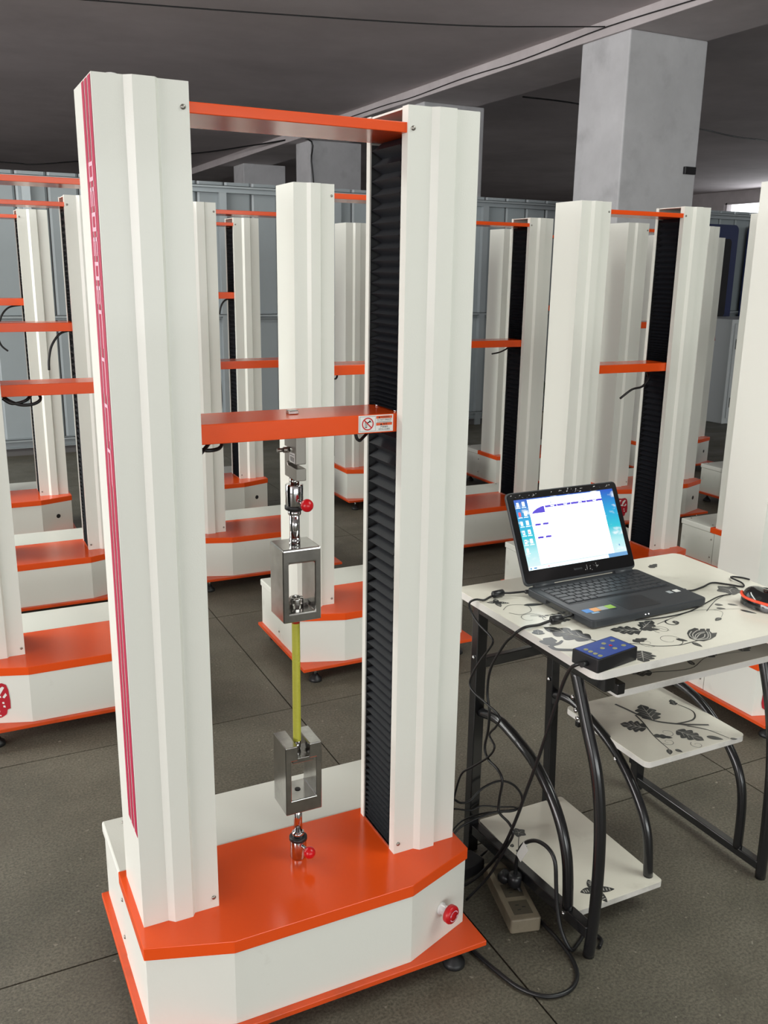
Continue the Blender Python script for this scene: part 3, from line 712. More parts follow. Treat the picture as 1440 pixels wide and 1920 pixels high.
# ---- printed flowers, leaves and tendrils (flat print lying on each board)
class P2:
    def __init__(s, z): s.b = B(); s.z = z; s.k = 0
    def poly(s, pts, m=0):
        s.k += 1; z = s.z + 0.00025 + 0.00001 * (s.k % 30) + (0.0002 if m else 0)
        s.b.mi(m); s.b.add([(x, y, z) for x, y in pts], [tuple(range(len(pts)))]); return s
    def line(s, pts, w, m=0, taper=True):
        Q = [Vector(p) for p in pts]; C_ = []
        for i in range(len(Q) - 1):
            p0, p1, p2, p3 = Q[max(i - 1, 0)], Q[i], Q[i + 1], Q[min(i + 2, len(Q) - 1)]
            for k in range(6):
                t = k / 6
                C_.append(0.5 * ((2 * p1) + (p2 - p0) * t + (2 * p0 - 5 * p1 + 4 * p2 - p3) * t * t + (3 * p1 - p0 - 3 * p2 + p3) * t ** 3))
        C_.append(Q[-1]); n = len(C_); L = []; R = []
        for i, p in enumerate(C_):
            d = (C_[min(i + 1, n - 1)] - C_[max(i - 1, 0)]); d = d.normalized() if d.length > 0 else Vector((1, 0))
            ww = w / 2 * ((1 - 0.7 * i / n) if taper else 1); q = Vector((-d.y, d.x)) * ww
            L.append(p + q); R.append(p - q)
        s.k += 1; z = s.z + 0.00022 + 0.00001 * (s.k % 30) + (0.0002 if m else 0)
        s.b.mi(m); s.b.add([(p.x, p.y, z) for p in L] + [(p.x, p.y, z) for p in R], [(i, i + 1, n + i + 1, n + i) for i in range(n - 1)]); return s
    def leaf(s, base, tip, width, lobes=0, veins=True):
        a, c = Vector(base), Vector(tip); d = c - a; L = d.length; d = d / L; q = Vector((-d.y, d.x)); n = 28; U = []; Lw = []
        for i in range(n + 1):
            t = i / n; w = width / 2 * math.sin(PI * min(1, t ** 0.75)) ** 0.8
            if lobes: w *= 0.70 + 0.42 * abs(math.sin(lobes * PI * t))
            U.append(a + d * (L * t) + q * w); Lw.append(a + d * (L * t) - q * w)
        # strip of quads, so that lobed outlines stay clean
        s.k += 1; z = s.z + 0.00025 + 0.00001 * (s.k % 30); s.b.mi(0)
        s.b.add([(p.x, p.y, z) for p in U] + [(p.x, p.y, z) for p in Lw], [(i, i + 1, n + 2 + i, n + 1 + i) for i in range(n)])
        if veins:
            s.line([a, a + d * L * 0.9], width * 0.05, 1)
            for k in range(1, 4):
                for sg in (1, -1):
                    p = a + d * L * (0.18 * k); s.line([p, p + d * L * 0.13 + q * sg * width * 0.16, p + d * L * 0.22 + q * sg * width * 0.32], width * 0.035, 1)
        return s
    def curl(s, start, r0, turns, ang, w, sgn=1):
        st = Vector(start); c = st + Vector((math.cos(ang), math.sin(ang))) * r0; pts = []
        for k in range(int(14 * turns) + 1):
            t = k / (14 * turns); a = ang + PI + sgn * 2 * PI * turns * t; pts.append(c + Vector((math.cos(a), math.sin(a))) * r0 * (1 - 0.75 * t))
        return s.line(pts, w)
    def flower(s, c, r, n=5, rot=0.0):
        c = Vector(c)
        for k in range(n):
            a = rot + 2 * PI * k / n; s.leaf(c, c + Vector((math.cos(a), math.sin(a))) * r, r * 0.95, 0, False)
            s.line([c, c + Vector((math.cos(a), math.sin(a))) * r * 0.6], r * 0.05, 1)
        return s
    def bud(s, base, tip, width):
        a, c = Vector(base), Vector(tip); d = c - a; L = d.length; d /= L; q = Vector((-d.y, d.x))
        for off, ln, wd in ((-0.42, 0.82, 0.5), (0.42, 0.82, 0.5), (-0.22, 0.95, 0.45), (0.22, 0.95, 0.45), (0, 1.0, 0.5)):
            s.leaf(a, a + d * L * ln + q * off * width, width * wd, 0, False)
        for off in (-0.40, -0.24, -0.08, 0.08, 0.24, 0.40):
            s.line([a, a + d * L * 0.35 + q * off * width * 0.8, a + d * L * 0.78 + q * off * width * 0.95], width * 0.035, 1, False)
        return s
    def butterfly(s, c, r, rot):
        c = Vector(c)
        for a, l in ((0.6, 1), (-0.6, 1), (2.3, 0.75), (-2.3, 0.75)):
            a += rot; s.leaf(c, c + Vector((math.cos(a), math.sin(a))) * r * l, r * 0.45, 0, False)
            for t in (0.45, 0.6, 0.75): 
                p = c + Vector((math.cos(a), math.sin(a))) * r * l * t; e = Vector((-math.sin(a), math.cos(a))) * r * 0.1
                s.line([p - e, p + e], r * 0.05, 1, False)
        return s
    def done(s, parent):
        o = dloc(s.b.build('floral_print', [PRINT, PRINTL], None)); o.parent = parent; o.location = (0, 0, 0); o['kind'] = 'stuff'; return o
p = P2(ZD)
p.leaf((1.172, 1.380), (1.122, 1.478), 0.062, 4).line([(1.172, 1.380), (1.19, 1.345)], 0.004)
p.leaf((1.070, 1.395), (1.105, 1.425), 0.036, 2, False).line([(1.075, 1.390), (1.075, 1.370), (1.105, 1.352), (1.135, 1.335)], 0.012, 0, False).line([(1.075, 1.392), (1.098, 1.392), (1.115, 1.402)], 0.014)
p.poly([(1.382, 1.3238), (1.3977, 1.3352), (1.4199, 1.3402), (1.4237, 1.3334), (1.4163, 1.3231), (1.4269, 1.3308), (1.4362, 1.3278), (1.4291, 1.3173), (1.4402, 1.326), (1.4466, 1.3231), (1.4358, 1.3119), (1.4325, 1.3023), (1.4437, 1.2997), (1.426, 1.2858), (1.4037, 1.278), (1.382, 1.2761), (1.3705, 1.2871), (1.3668, 1.3006)])
p.line([(1.3713, 1.2891), (1.379, 1.313), (1.3995, 1.3282)], 0.0022, 1, False)
p.line([(1.3713, 1.2891), (1.3873, 1.3129), (1.4111, 1.3254), (1.4197, 1.3253)], 0.0022, 1, False)
p.line([(1.3713, 1.2891), (1.3908, 1.3077), (1.4103, 1.3147), (1.4228, 1.314)], 0.0022, 1, False)
p.line([(1.3713, 1.2891), (1.4028, 1.3083), (1.4195, 1.3106)], 0.0022, 1, False)
p.line([(1.3713, 1.2891), (1.4, 1.2856), (1.4194, 1.3009), (1.4282, 1.3153)], 0.0022, 1, False)
p.line([(1.3713, 1.2891), (1.4006, 1.2806), (1.4196, 1.2947), (1.4312, 1.3102)], 0.0022, 1, False)
p.line([(1.3713, 1.2891), (1.3974, 1.2915), (1.4131, 1.3037)], 0.0022, 1, False)
p.leaf((1.356, 1.282), (1.358, 1.256), 0.012).leaf((1.338, 1.310), (1.353, 1.291), 0.012)
p.line([(1.225, 1.335), (1.255, 1.318), (1.274, 1.2985), (1.317, 1.283), (1.345, 1.283), (1.374, 1.285)], 0.0028, 0, False)
p.leaf((1.230, 1.292), (1.195, 1.247), 0.048, 4).leaf((1.30, 1.375), (1.245, 1.408), 0.045, 4).leaf((1.315, 1.385), (1.365, 1.412), 0.035, 3)
p.leaf((1.245, 1.335), (1.285, 1.338), 0.020, 3, False).leaf((1.305, 1.385), (1.345, 1.365), 0.02, 3, False)
p.curl((1.317, 1.283), 0.030, 1.2, 1.4, 0.0016).curl((1.33, 1.35), 0.022, 1.3, 0.6, 0.0016, -1).curl((1.275, 1.30), 0.02, 1.1, 2.0, 0.0014, -1)
p.line([(1.28, 1.36), (1.33, 1.392), (1.345, 1.375), (1.36, 1.35)], 0.002).line([(1.36, 1.39), (1.44, 1.41), (1.50, 1.418), (1.54, 1.405), (1.548, 1.385), (1.52, 1.362)], 0.002)
p.leaf((1.518, 1.362), (1.493, 1.352), 0.012).leaf((1.41, 1.39), (1.40, 1.37), 0.014).curl((1.40, 1.40), 0.018, 1.0, 4.6, 0.004)
p.flower((1.678, 1.488), 0.034, 5, 0.4).line([(1.650, 1.470), (1.60, 1.452), (1.56, 1.43), (1.52, 1.405)], 0.0022, 0, False)
p.leaf((1.598, 1.380), (1.613, 1.346), 0.012, 0, False).leaf((1.57, 1.43), (1.585, 1.418), 0.014).leaf((1.555, 1.41), (1.572, 1.398), 0.012).leaf((1.60, 1.42), (1.615, 1.402), 0.010)
p.line([(1.54, 1.405), (1.575, 1.395), (1.61, 1.38), (1.63, 1.36)], 0.0016)
p.butterfly((1.113, 1.648), 0.030, -1.2)
p.leaf((1.160, 1.606), (1.208, 1.594), 0.016, 0, False).line([(1.10, 1.60), (1.13, 1.62), (1.165, 1.604), (1.155, 1.57), (1.12, 1.56), (1.102, 1.58)], 0.0014, 0, False)
p.line([(1.135, 1.545), (1.165, 1.535), (1.20, 1.53), (1.225, 1.52)], 0.0014, 0, False).curl((1.16, 1.52), 0.035, 0.8, 2.8, 0.0018).curl((1.185, 1.51), 0.022, 0.9, 3.0, 0.0018)
p.leaf((1.088, 1.448), (1.103, 1.472), 0.026, 2).leaf((1.17, 1.50), (1.205, 1.49), 0.02, 3, False)
for k in range(4): p.leaf((1.15 + k * 0.017, 1.535), (1.157 + k * 0.017, 1.528), 0.006, 0, False)
p.leaf((1.62, 1.70), (1.66, 1.72), 0.02, 3, False).curl((1.50, 1.72), 0.03, 1.2, 0.4, 0.0014)
p.done(top)
p = P2(0.358)
p.leaf((1.545, 1.560), (1.575, 1.640), 0.060, 4).leaf((1.500, 1.535), (1.455, 1.580), 0.055, 4).leaf((1.560, 1.495), (1.585, 1.428), 0.050, 4)
p.line([(1.515, 1.670), (1.522, 1.640), (1.540, 1.565), (1.585, 1.520), (1.655, 1.482)], 0.007, 0, False).line([(1.522, 1.600), (1.512, 1.560), (1.490, 1.498), (1.477, 1.432)], 0.005)
p.line([(1.585, 1.520), (1.64, 1.52), (1.672, 1.553), (1.665, 1.60)], 0.006).line([(1.585, 1.52), (1.63, 1.47), (1.65, 1.41)], 0.004)
p.leaf((1.605, 1.440), (1.632, 1.412), 0.018, 0).leaf((1.650, 1.408), (1.665, 1.399), 0.01).leaf((1.490, 1.500), (1.525, 1.470), 0.02, 3, False)
p.leaf((1.477, 1.432), (1.462, 1.412), 0.014).leaf((1.490, 1.425), (1.497, 1.408), 0.012).curl((1.485, 1.46), 0.016, 1.2, 0.0, 0.0014).curl((1.55, 1.435), 0.016, 1.2, 5.0, 0.0014).curl((1.51, 1.49), 0.02, 1.1, 0.3, 0.0012)
p.line([(1.60, 1.50), (1.655, 1.44)], 0.0016).leaf((1.655, 1.60), (1.668, 1.63), 0.02, 2)
p.done(shelf)
p = P2(0.077)
p.flower((1.213, 1.645), 0.020, 5, 0.2).line([(1.207, 1.635), (1.188, 1.61), (1.170, 1.582)], 0.0018, 0, False).leaf((1.188, 1.588), (1.202, 1.598), 0.012).leaf((1.162, 1.602), (1.172, 1.612), 0.010).leaf((1.170, 1.588), (1.163, 1.578), 0.008)
p.butterfly((1.245, 1.388), 0.048, -1.0)
p.done(cpu)
p = P2(0.615)
p.leaf((1.33, 1.36), (1.28, 1.385), 0.04, 3).leaf((1.50, 1.37), (1.54, 1.40), 0.035, 3).leaf((1.44, 1.35), (1.45, 1.38), 0.014).leaf((1.60, 1.36), (1.64, 1.40), 0.035, 3).line([(1.33, 1.36), (1.42, 1.34), (1.50, 1.37), (1.60, 1.36)], 0.003)
p.done(tray)

# ================================================================ LAPTOP
lap = tag(empty('laptop', (1.206, 1.420, ZD), 0.024), 'open black laptop with its screen lit, showing a white program window', 'laptop')
LW, LD = 0.338, 0.236
b = B().prism(rounded(0, LW, 0, LD, 0.012, 4), 0.003, 0.021); base = b.build('base', LAPB, lap, 0.003, 2)
for x, y in ((0.03, 0.03), (LW - 0.03, 0.03), (0.03, LD - 0.03), (LW - 0.03, LD - 0.03)):
    B().cyl((x, y, 0.0), 0.008, 0.004, seg=12).build('rubber_foot', RUBBER, base)
kb = B().box(0.020, LW - 0.020, 0.100, 0.212, 0.0205, 0.0214).build('keyboard', LAPK, lap)
keym = {}
def key(w, d):
    if (w, d) not in keym:
        t = 0.0008
        keym[(w, d)] = B().add([(0, 0, 0), (w, 0, 0), (w, d, 0), (0, d, 0), (t, t, .0022), (w - t, t, .0022), (w - t, d - t, .0022), (t, d - t, .0022)],
                               [(4, 5, 6, 7), (0, 1, 5, 4), (1, 2, 6, 5), (2, 3, 7, 6), (3, 0, 4, 7)]).mesh('key', [LAPB])
    return keym[(w, d)]
rows = [([0.0185] * 16, 0.0105), ([0.0165] + [0.0165] * 12 + [0.032], 0.0155), ([0.0245] + [0.0165] * 12 + [0.024], 0.0155), ([0.0285] + [0.0165] * 11 + [0.0365], 0.0155),
        ([0.036] + [0.0165] * 10 + [0.0455], 0.0155), ([0.0205, 0.0165, 0.0165, 0.0165, 0.100, 0.0165, 0.0165, 0.0165, 0.0165, 0.0165], 0.0155)]
yk = 0.2105
for ws, d in rows:
    tot = sum(ws) + 0.0026 * (len(ws) - 1); sc = (LW - 0.044 - 0.0026 * (len(ws) - 1)) / sum(ws); xk = 0.022; yk -= d + 0.0026
    for w in ws:
        w = round(w * sc, 5); o = link('key', key(w, d), kb); o.location = (xk, yk, 0.0214); xk += w + 0.0026
B().box(0.118, 0.212, 0.018, 0.086, 0.0208, 0.0213).build('touchpad', LAPK, lap, 0.0004)
def sticker(name, x0, x1, y0, y1, m, z=0.0214): return B().box(x0, x1, y0, y1, 0.0205, z).build(name, m, lap)
ST = [mat('sticker blue', '2a86d8', .4), mat('sticker orange', 'eda65c', .4), mat('sticker grey', 'a9afb2', .4), mat('sticker green', '9cc84a', .4), mat('sticker pale blue', '8fb2d0', .4)]
for k in range(4): sticker('sticker', 0.020 + k * 0.021, 0.0405 + k * 0.021, 0.043, 0.062, ST[k])
sticker('sticker', 0.030, 0.050, 0.034, 0.041, ST[4]); sticker('sticker', 0.085, 0.100, 0.036, 0.044, LAPK, 0.02135)
sticker('sticker', 0.280, 0.292, 0.060, 0.074, ST[2]); sticker('sticker', 0.300, 0.315, 0.060, 0.074, PRINTW)
for x in (0.150, 0.159): B().cyl((x, 0.0005, 0.012), 0.0012, 0.0015, (0, -1, 0), 8).build('status_light', mat('white indicator', (1, 1, 1), .4, emit=2.0) if x < .155 else bpy.data.materials['white indicator'], base)
B().box(-0.0005, 0.004, 0.06, 0.16, 0.007, 0.016).build('port_strip', LAPG, base)
# lid: written flat (x across, y up the lid, z towards the viewer) and swung about the hinge
TILT = math.radians(26.5)
LM = Matrix.Translation((0.0, LD - 0.004, 0.020)) @ Matrix.Rotation(PI / 2 - TILT, 4, 'X')
# after the rotation local y points up and back, local z points at the viewer
def lidp(b): return b.xf(LM)
LH = 0.231
lid = lidp(B().prism(rounded(-0.001, LW + 0.001, 0.004, LH, 0.012, 4), -0.012, -0.003)).build('lid', LAPB, lap, 0.002)
lidp(B().prism(rounded(0.002, LW - 0.002, 0.010, LH - 0.003, 0.009, 4), -0.0031, -0.0010)).build('bezel', LAPG, lid)
for xa, xb in ((0.02, 0.075), (LW - 0.075, LW - 0.02)):
    B().cyl((xa, LD - 0.005, 0.0205), 0.0065, xb - xa, (1, 0, 0), 14).build('hinge', LAPB, lap)
def scrmat(name, col, e=1.0): return mat(name, col, 0.4, emit=e)
DESKTOPM = bpy.data.materials.new('lit desktop picture'); DESKTOPM.use_nodes = True
nt = DESKTOPM.node_tree; bs = nt.nodes['Principled BSDF']; bs.inputs['Base Color'].default_value = (0, 0, 0, 1); bs.inputs['Roughness'].default_value = 0.3
tc = nt.nodes.new('ShaderNodeUVMap'); sp_ = nt.nodes.new('ShaderNodeSeparateXYZ'); nt.links.new(tc.outputs['UV'], sp_.inputs[0])
rp = nt.nodes.new('ShaderNodeValToRGB'); e = rp.color_ramp.elements
e[0].position = 0.0; e[0].color = hx('e4f4f6'); e[1].position = 1.0; e[1].color = hx('1450c0')
for pos, c_ in ((0.25, 'b4ecf0'), (0.45, '30c4d6'), (0.72, '1aa0d8')):
    q_ = e.new(pos); q_.color = hx(c_)
nt.links.new(sp_.outputs['Y'], rp.inputs['Fac'])
nz = nt.nodes.new('ShaderNodeTexNoise'); nz.inputs['Scale'].default_value = 7; nz.inputs['Detail'].default_value = 4; nt.links.new(tc.outputs['UV'], nz.inputs['Vector'])
cr = nt.nodes.new('ShaderNodeValToRGB'); cr.color_ramp.elements[0].position = 0.54; cr.color_ramp.elements[1].position = 0.68; nt.links.new(nz.outputs['Fac'], cr.inputs['Fac'])
mx = nt.nodes.new('ShaderNodeMix'); mx.data_type = 'RGBA'; nt.links.new(cr.outputs['Color'], mx.inputs['Factor']); nt.links.new(rp.outputs['Color'], mx.inputs['A']); mx.inputs['B'].default_value = hx('f2fbff')
nt.links.new(mx.outputs['Result'], bs.inputs['Emission Color']); bs.inputs['Emission Strength'].default_value = 1.0
SX0, SX1, SY0, SY1 = 0.0165, LW - 0.0165, 0.040, 0.212
sb = B()
def srect(x0, x1, y0, y1, m, z): sb.mi(m); sb.add([(x0, y0, z), (x1, y0, z), (x1, y1, z), (x0, y1, z)], [(0, 1, 2, 3)])
srect(SX0, SX1, SY0, SY1, 0, -0.0008)
X_ = lambda u: SX0 + (SX1 - SX0) * u
Y_ = lambda v: SY0 + (SY1 - SY0) * v
srect(X_(.125), X_(.865), Y_(.06), Y_(.985), 1, -0.0006)
srect(X_(.125), X_(.865), Y_(.955), Y_(.985), 6, -0.0005)
srect(X_(.0), X_(1), Y_(.0), Y_(.045), 6, -0.00055); srect(X_(.80), X_(1), Y_(.0), Y_(.055), 4, -0.0005)
sb.mi(2); sb.add([(X_(.145), Y_(.78), -.0005), (X_(.275), Y_(.78), -.0005), (X_(.275), Y_(.875), -.0005), (X_(.245), Y_(.868), -.0005), (X_(.20), Y_(.845), -.0005), (X_(.16), Y_(.81), -.0005)], [(0, 1, 2, 3, 4, 5)])
srect(X_(.285), X_(.865), Y_(.845), Y_(.875), 2, -.0005)
for u in (.34, .47, .62, .77): srect(X_(u), X_(u + .035), Y_(.853), Y_(.867), 5, -.0004)
for u in (.40, .54, .70): srect(X_(u), X_(u + .004), Y_(.845), Y_(.875), 1, -.0004)
for v in (.605, .42):
    for u in (.152, .228): srect(X_(u), X_(u + .055), Y_(v), Y_(v + .028), 2, -.0005)
srect(X_(.345), X_(.352), Y_(.90), Y_(.925), 4, -.0005); srect(X_(.675), X_(.682), Y_(.90), Y_(.925), 4, -.0005)
srect(X_(.128), X_(.131), Y_(.86), Y_(.92), 4, -.0005)
for i, v in enumerate((.90, .76, .63, .50, .37, .25)):
    srect(X_(.018), X_(.040), Y_(v), Y_(v + .06), 3 if i == 1 else 5, -.0005); srect(X_(.010), X_(.050), Y_(v - .022), Y_(v - .012), 5, -.0005)
    if i < 5: srect(X_(.070), X_(.097), Y_(v), Y_(v + .065), 5, -.0005); srect(X_(.062), X_(.105), Y_(v - .022), Y_(v - .012), 5, -.0005)
srect(X_(.022), X_(.032), Y_(.515), Y_(.54), 4, -.0004); srect(X_(.075), X_(.085), Y_(.52), Y_(.54), 3, -.0004); srect(X_(.02), X_(.036), Y_(.40), Y_(.415), 4, -.0004)
for u in range(9): srect(X_(.15 + u * .016), X_(.160 + u * .016), Y_(.085), Y_(.093), 4, -.0005)
srect(X_(.19), X_(.20), Y_(.012), Y_(.033), 3, -.0004); srect(X_(.015), X_(.03), Y_(.01), Y_(.036), 4, -.0004); srect(X_(.05), X_(.08), Y_(.012), Y_(.034), 4, -.0004)
srect(X_(.93), X_(.942), Y_(.15), Y_(.175), 4, -.0004)
lidp(sb)
SCR = [DESKTOPM, scrmat('lit white window', (1, 1, 1), 1.25), scrmat('lit purple bar', '3c2ca4', .9), scrmat('lit red icon', 'e04a58', .9), scrmat('lit slate', '5580a8', .8), scrmat('lit pale icon', 'dff0f8', 1.0), scrmat('lit pale bar', 'd4ecf6', 1.1)]
me = sb.mesh('screen', SCR)
uv = me.uv_layers.new(name='UVMap')
LI = LM.inverted()
for lp in me.loops:
    v = LI @ me.vertices[lp.vertex_index].co; uv.data[lp.index].uv = ((v.x - SX0) / (SX1 - SX0), (v.y - SY0) / (SY1 - SY0))
o = link('screen', me, lid); o['label'] = 'lit screen with a white program window over a blue desktop'
v, f = text_shape('lenovo', 0.0095)
b = B(); b.add([(LW / 2 - 0.01 + p_[0], 0.0265 + p_[1], -0.0008) for p_ in v], f); lidp(b); b.build('maker_mark', mat('dim silver print', '45484c', .4), lid)
# crumpled clear protective film: glints along the bezel top
GL = mat('glossy clear film', (0.5, 0.5, 0.5), 0.05)
b = B(); rnd = random.Random(3)
for k in range(46):
    u = rnd.choice([rnd.uniform(.02, .25), rnd.uniform(.45, .66), rnd.uniform(.05, .95)]) * LW; w_ = rnd.uniform(.002, .008); h_ = rnd.uniform(.0006, .002); y_ = rnd.uniform(.2135, .2225); a_ = rnd.uniform(-.9, .9)
    b.add([(u, y_, -.0009), (u + w_ * math.cos(a_), y_ + w_ * math.sin(a_), .0002), (u + w_ * math.cos(a_) - h_, y_ + w_ * math.sin(a_) + h_, -.0009)], [(0, 1, 2)])
for k in range(18):
    u = rnd.uniform(.50, .66) * LW; w_ = rnd.uniform(.002, .007); y_ = rnd.uniform(.016, .034); a_ = rnd.uniform(-1.5, 1.5); h_ = .0007
    b.add([(u, y_, -.0009), (u + w_ * math.cos(a_), y_ + w_ * math.sin(a_), .0002), (u + w_ * math.cos(a_) - h_, y_ + w_ * math.sin(a_) + h_, -.0009)], [(0, 1, 2)])
lidp(b); o = b.build('protective_film', GL, lid); o['kind'] = 'stuff'; o['label'] = 'glints of crumpled clear film on the bezel'

# ================================================================ THINGS ON AND AROUND THE DESK
hs = tag(empty('hand_controller', (1.1275, 1.2845, ZD), math.radians(10)), 'black hand controller with blue keypad face at the near corner of the desk', 'controller')
b = B().prism(rounded(-0.058, 0.058, -0.034, 0.034, 0.004, 3), 0.0, 0.028); b.build('case', BOXK, hs, 0.0015)
B().box(-0.053, 0.053, -0.030, 0.030, 0.0278, 0.0288).build('faceplate', BLUEF, hs)
for x, y in ((-.040, .014), (-.040, .002), (-.040, -.010), (-.040, -.022), (.012, .014), (.012, -.014), (.038, .014), (.038, -.014), (-.008, 0.0)):
    B().lathe([(0.0048, 0), (0.0048, 0.0006), (0.004, 0.001), (1e-6, 0.001)], (x, y, 0.0287), seg=14, sx=1.1, sy=0.9).build('keypad_button', GOLD, hs)
B().lathe([(0.0034, 0), (0.0034, 0.001), (1e-6, 0.0012)], (0.016, 0.0, 0.0287), seg=12).build('stop_button', REDB, hs)
b = B().cyl((-0.058, -0.006, 0.012), 0.005, 0.016, (-1, 0, 0), 12); b.build('cable_boot', RUBBER, hs)

ms = tag(empty('computer_mouse', (1.657, 1.372, ZD), math.radians(-84)), 'glossy black computer mouse with a coral band, on the desk beside the laptop', 'mouse')
def mouse_body(sx, sy, sz, z0, z1):
    v = []; fs = []; n, m = 28, 10
    for i in range(m + 1):
        ph = (PI / 2) * i / m
        for k in range(n):
            a = 2 * PI * k / n; ex = 2.6
            cx_ = abs(math.cos(a)) ** (2 / ex) * (1 if math.cos(a) >= 0 else -1); cy_ = abs(math.sin(a)) ** (2 / ex) * (1 if math.sin(a) >= 0 else -1)
            rr = math.cos(ph) ** 0.6 if i < m else 0.0
            wy = 1.0 - 0.12 * math.cos(2 * a)
            hump = 1.0 - 0.18 * cx_ * rr
            v.append((sx * cx_ * rr, sy * cy_ * rr * wy, sz * math.sin(ph) * hump))
    for i in range(m):
        for k in range(n): fs.append((i * n + k, i * n + (k + 1) % n, (i + 1) * n + (k + 1) % n, (i + 1) * n + k))
    return B().add(v, fs, True)
b = mouse_body(0.052, 0.029, 0.040, 0, 1); b.v = [(x, y, z + 0.002) for x, y, z in b.v]; b.build('shell', MOUSEK, ms)
b = B(); pts = []
for k in range(15):
    a = PI + 0.25 + (PI - 0.5) * k / 14
    pts.append((0.0505 * math.cos(a), -0.0300 * abs(math.sin(a)) ** 0.8, 0.0205 - 0.007 * math.cos(a) - 0.004 * math.sin(2 * a)))
b.tube(pts, 0.0034, 8); b.build('coral_band', MOUSEO, ms)
B().cyl((-0.028, -0.003, 0.033), 0.009, 0.006, (0, 1, 0), 16).build('scroll_wheel', RUBBER, ms)

def cable(name, pts, r, label, group=None, extra=()):
    rt = tag(empty(name, pts[0]), label, 'cable', group)
    q0 = Vector(pts[0])
    B().tube([tuple(Vector(p_) - q0) for p_ in pts], r, 8).build('lead', CABLE, rt)
    for nm, a_, c_, rr, m_ in extra:
        a_ = Vector(a_) - q0; c_ = Vector(c_) - q0; d_ = c_ - a_
        B().lathe([(rr * .6, 0), (rr, 0.003), (rr, d_.length - 0.003), (rr * .6, d_.length)], tuple(a_), tuple(d_), 14).build(nm, m_, rt)
    return rt
cable('charger_cable', [(1.200, 1.655, 0.722), (1.168, 1.672, 0.717), (1.146, 1.678, 0.7175), (1.114, 1.672, 0.7165), (1.09, 1.664, 0.714), (1.070, 1.670, 0.716), (1.060, 1.680, 0.705), (1.064, 1.675, 0.683), (1.066, 1.644, 0.665), (1.068, 1.598, 0.653), (1.068, 1.588, 0.642), (1.068, 1.606, 0.615), (1.068, 1.637, 0.576), (1.068, 1.668, 0.529), (1.068, 1.676, 0.5), (1.068, 1.653, 0.488), (1.068, 1.602, 0.485), (1.068, 1.546, 0.478), (1.068, 1.558, 0.448), (1.068, 1.583, 0.415), (1.068, 1.560, 0.395), (1.068, 1.585, 0.356), (1.068, 1.651, 0.295), (1.068, 1.695, 0.254), (1.068, 1.719, 0.196), (1.058, 1.728, 0.12), (1.035, 1.745, 0.04), (0.99, 1.75, 0.004)],
      0.0026, 'black laptop lead with a boxy filter block, falling over the far corner of the desk', None, [('filter_block', (1.151, 1.677, 0.7195), (1.118, 1.673, 0.7195), 0.0085, BOXK), ('plug', (1.225, 1.645, 0.722), (1.196, 1.656, 0.721), 0.005, BOXK)])
cable('signal_cable', [(1.205, 1.487, 0.722), (1.180, 1.486, 0.7205), (1.150, 1.485, 0.7195), (1.118, 1.487, 0.7135), (1.082, 1.486, 0.7145), (1.064, 1.492, 0.704), (1.066, 1.512, 0.685), (1.07, 1.540, 0.66), (1.072, 1.574, 0.614), (1.072, 1.601, 0.564), (1.072, 1.606, 0.509), (1.072, 1.594, 0.469), (1.072, 1.596, 0.418), (1.072, 1.606, 0.37), (1.072, 1.590, 0.348), (1.072, 1.550, 0.343), (1.072, 1.528, 0.325), (1.072, 1.536, 0.271), (1.072, 1.534, 0.240), (1.072, 1.492, 0.236), (1.072, 1.475, 0.218), (1.070, 1.502, 0.16), (1.05, 1.53, 0.08), (1.01, 1.56, 0.006)],
      0.0032, 'black signal lead with a round ferrite bead, leaving the side of the laptop', None, [('ferrite_bead', (1.176, 1.486, 0.7198), (1.146, 1.485, 0.7198), 0.0095, BOXK), ('plug', (1.232, 1.488, 0.722), (1.205, 1.487, 0.722), 0.007, BOXK)])
cable('controller_cable', [(1.066, 1.272, 0.722), (1.055, 1.280, 0.717), (1.058, 1.300, 0.699), (1.063, 1.324, 0.66), (1.066, 1.347, 0.6), (1.068, 1.371, 0.529), (1.07, 1.397, 0.453), (1.07, 1.428, 0.366), (1.07, 1.460, 0.275), (1.07, 1.499, 0.182), (1.066, 1.534, 0.117), (1.04, 1.57, 0.05), (1.00, 1.60, 0.006)],
      0.0040, 'thick black lead running from the blue hand controller down to the floor')
cable('looped_cable', [(1.02, 1.70, 0.16), (1.045, 1.70, 0.185), (1.072, 1.70, 0.168), (1.100, 1.70, 0.168), (1.134, 1.70, 0.193), (1.182, 1.70, 0.201), (1.222, 1.695, 0.184), (1.247, 1.69, 0.150), (1.244, 1.685, 0.122), (1.215, 1.68, 0.120), (1.16, 1.69, 0.122), (1.09, 1.70, 0.105), (1.05, 1.70, 0.08), (1.00, 1.70, 0.006)],
      0.0030, 'black lead looping in a wide arch above the back of the tower shelf')
cable('thin_cable', [(1.02, 1.72, 0.15), (1.066, 1.72, 0.141), (1.11, 1.715, 0.128), (1.142, 1.71, 0.135), (1.191, 1.70, 0.124), (1.224, 1.69, 0.121), (1.230, 1.68, 0.1185), (1.205, 1.68, 0.1185), (1.15, 1.70, 0.119), (1.09, 1.72, 0.10), (1.05, 1.73, 0.05), (1.02, 1.74, 0.004)],
      0.0022, 'thin black lead lying in a flat loop on the back edge of the tower shelf')
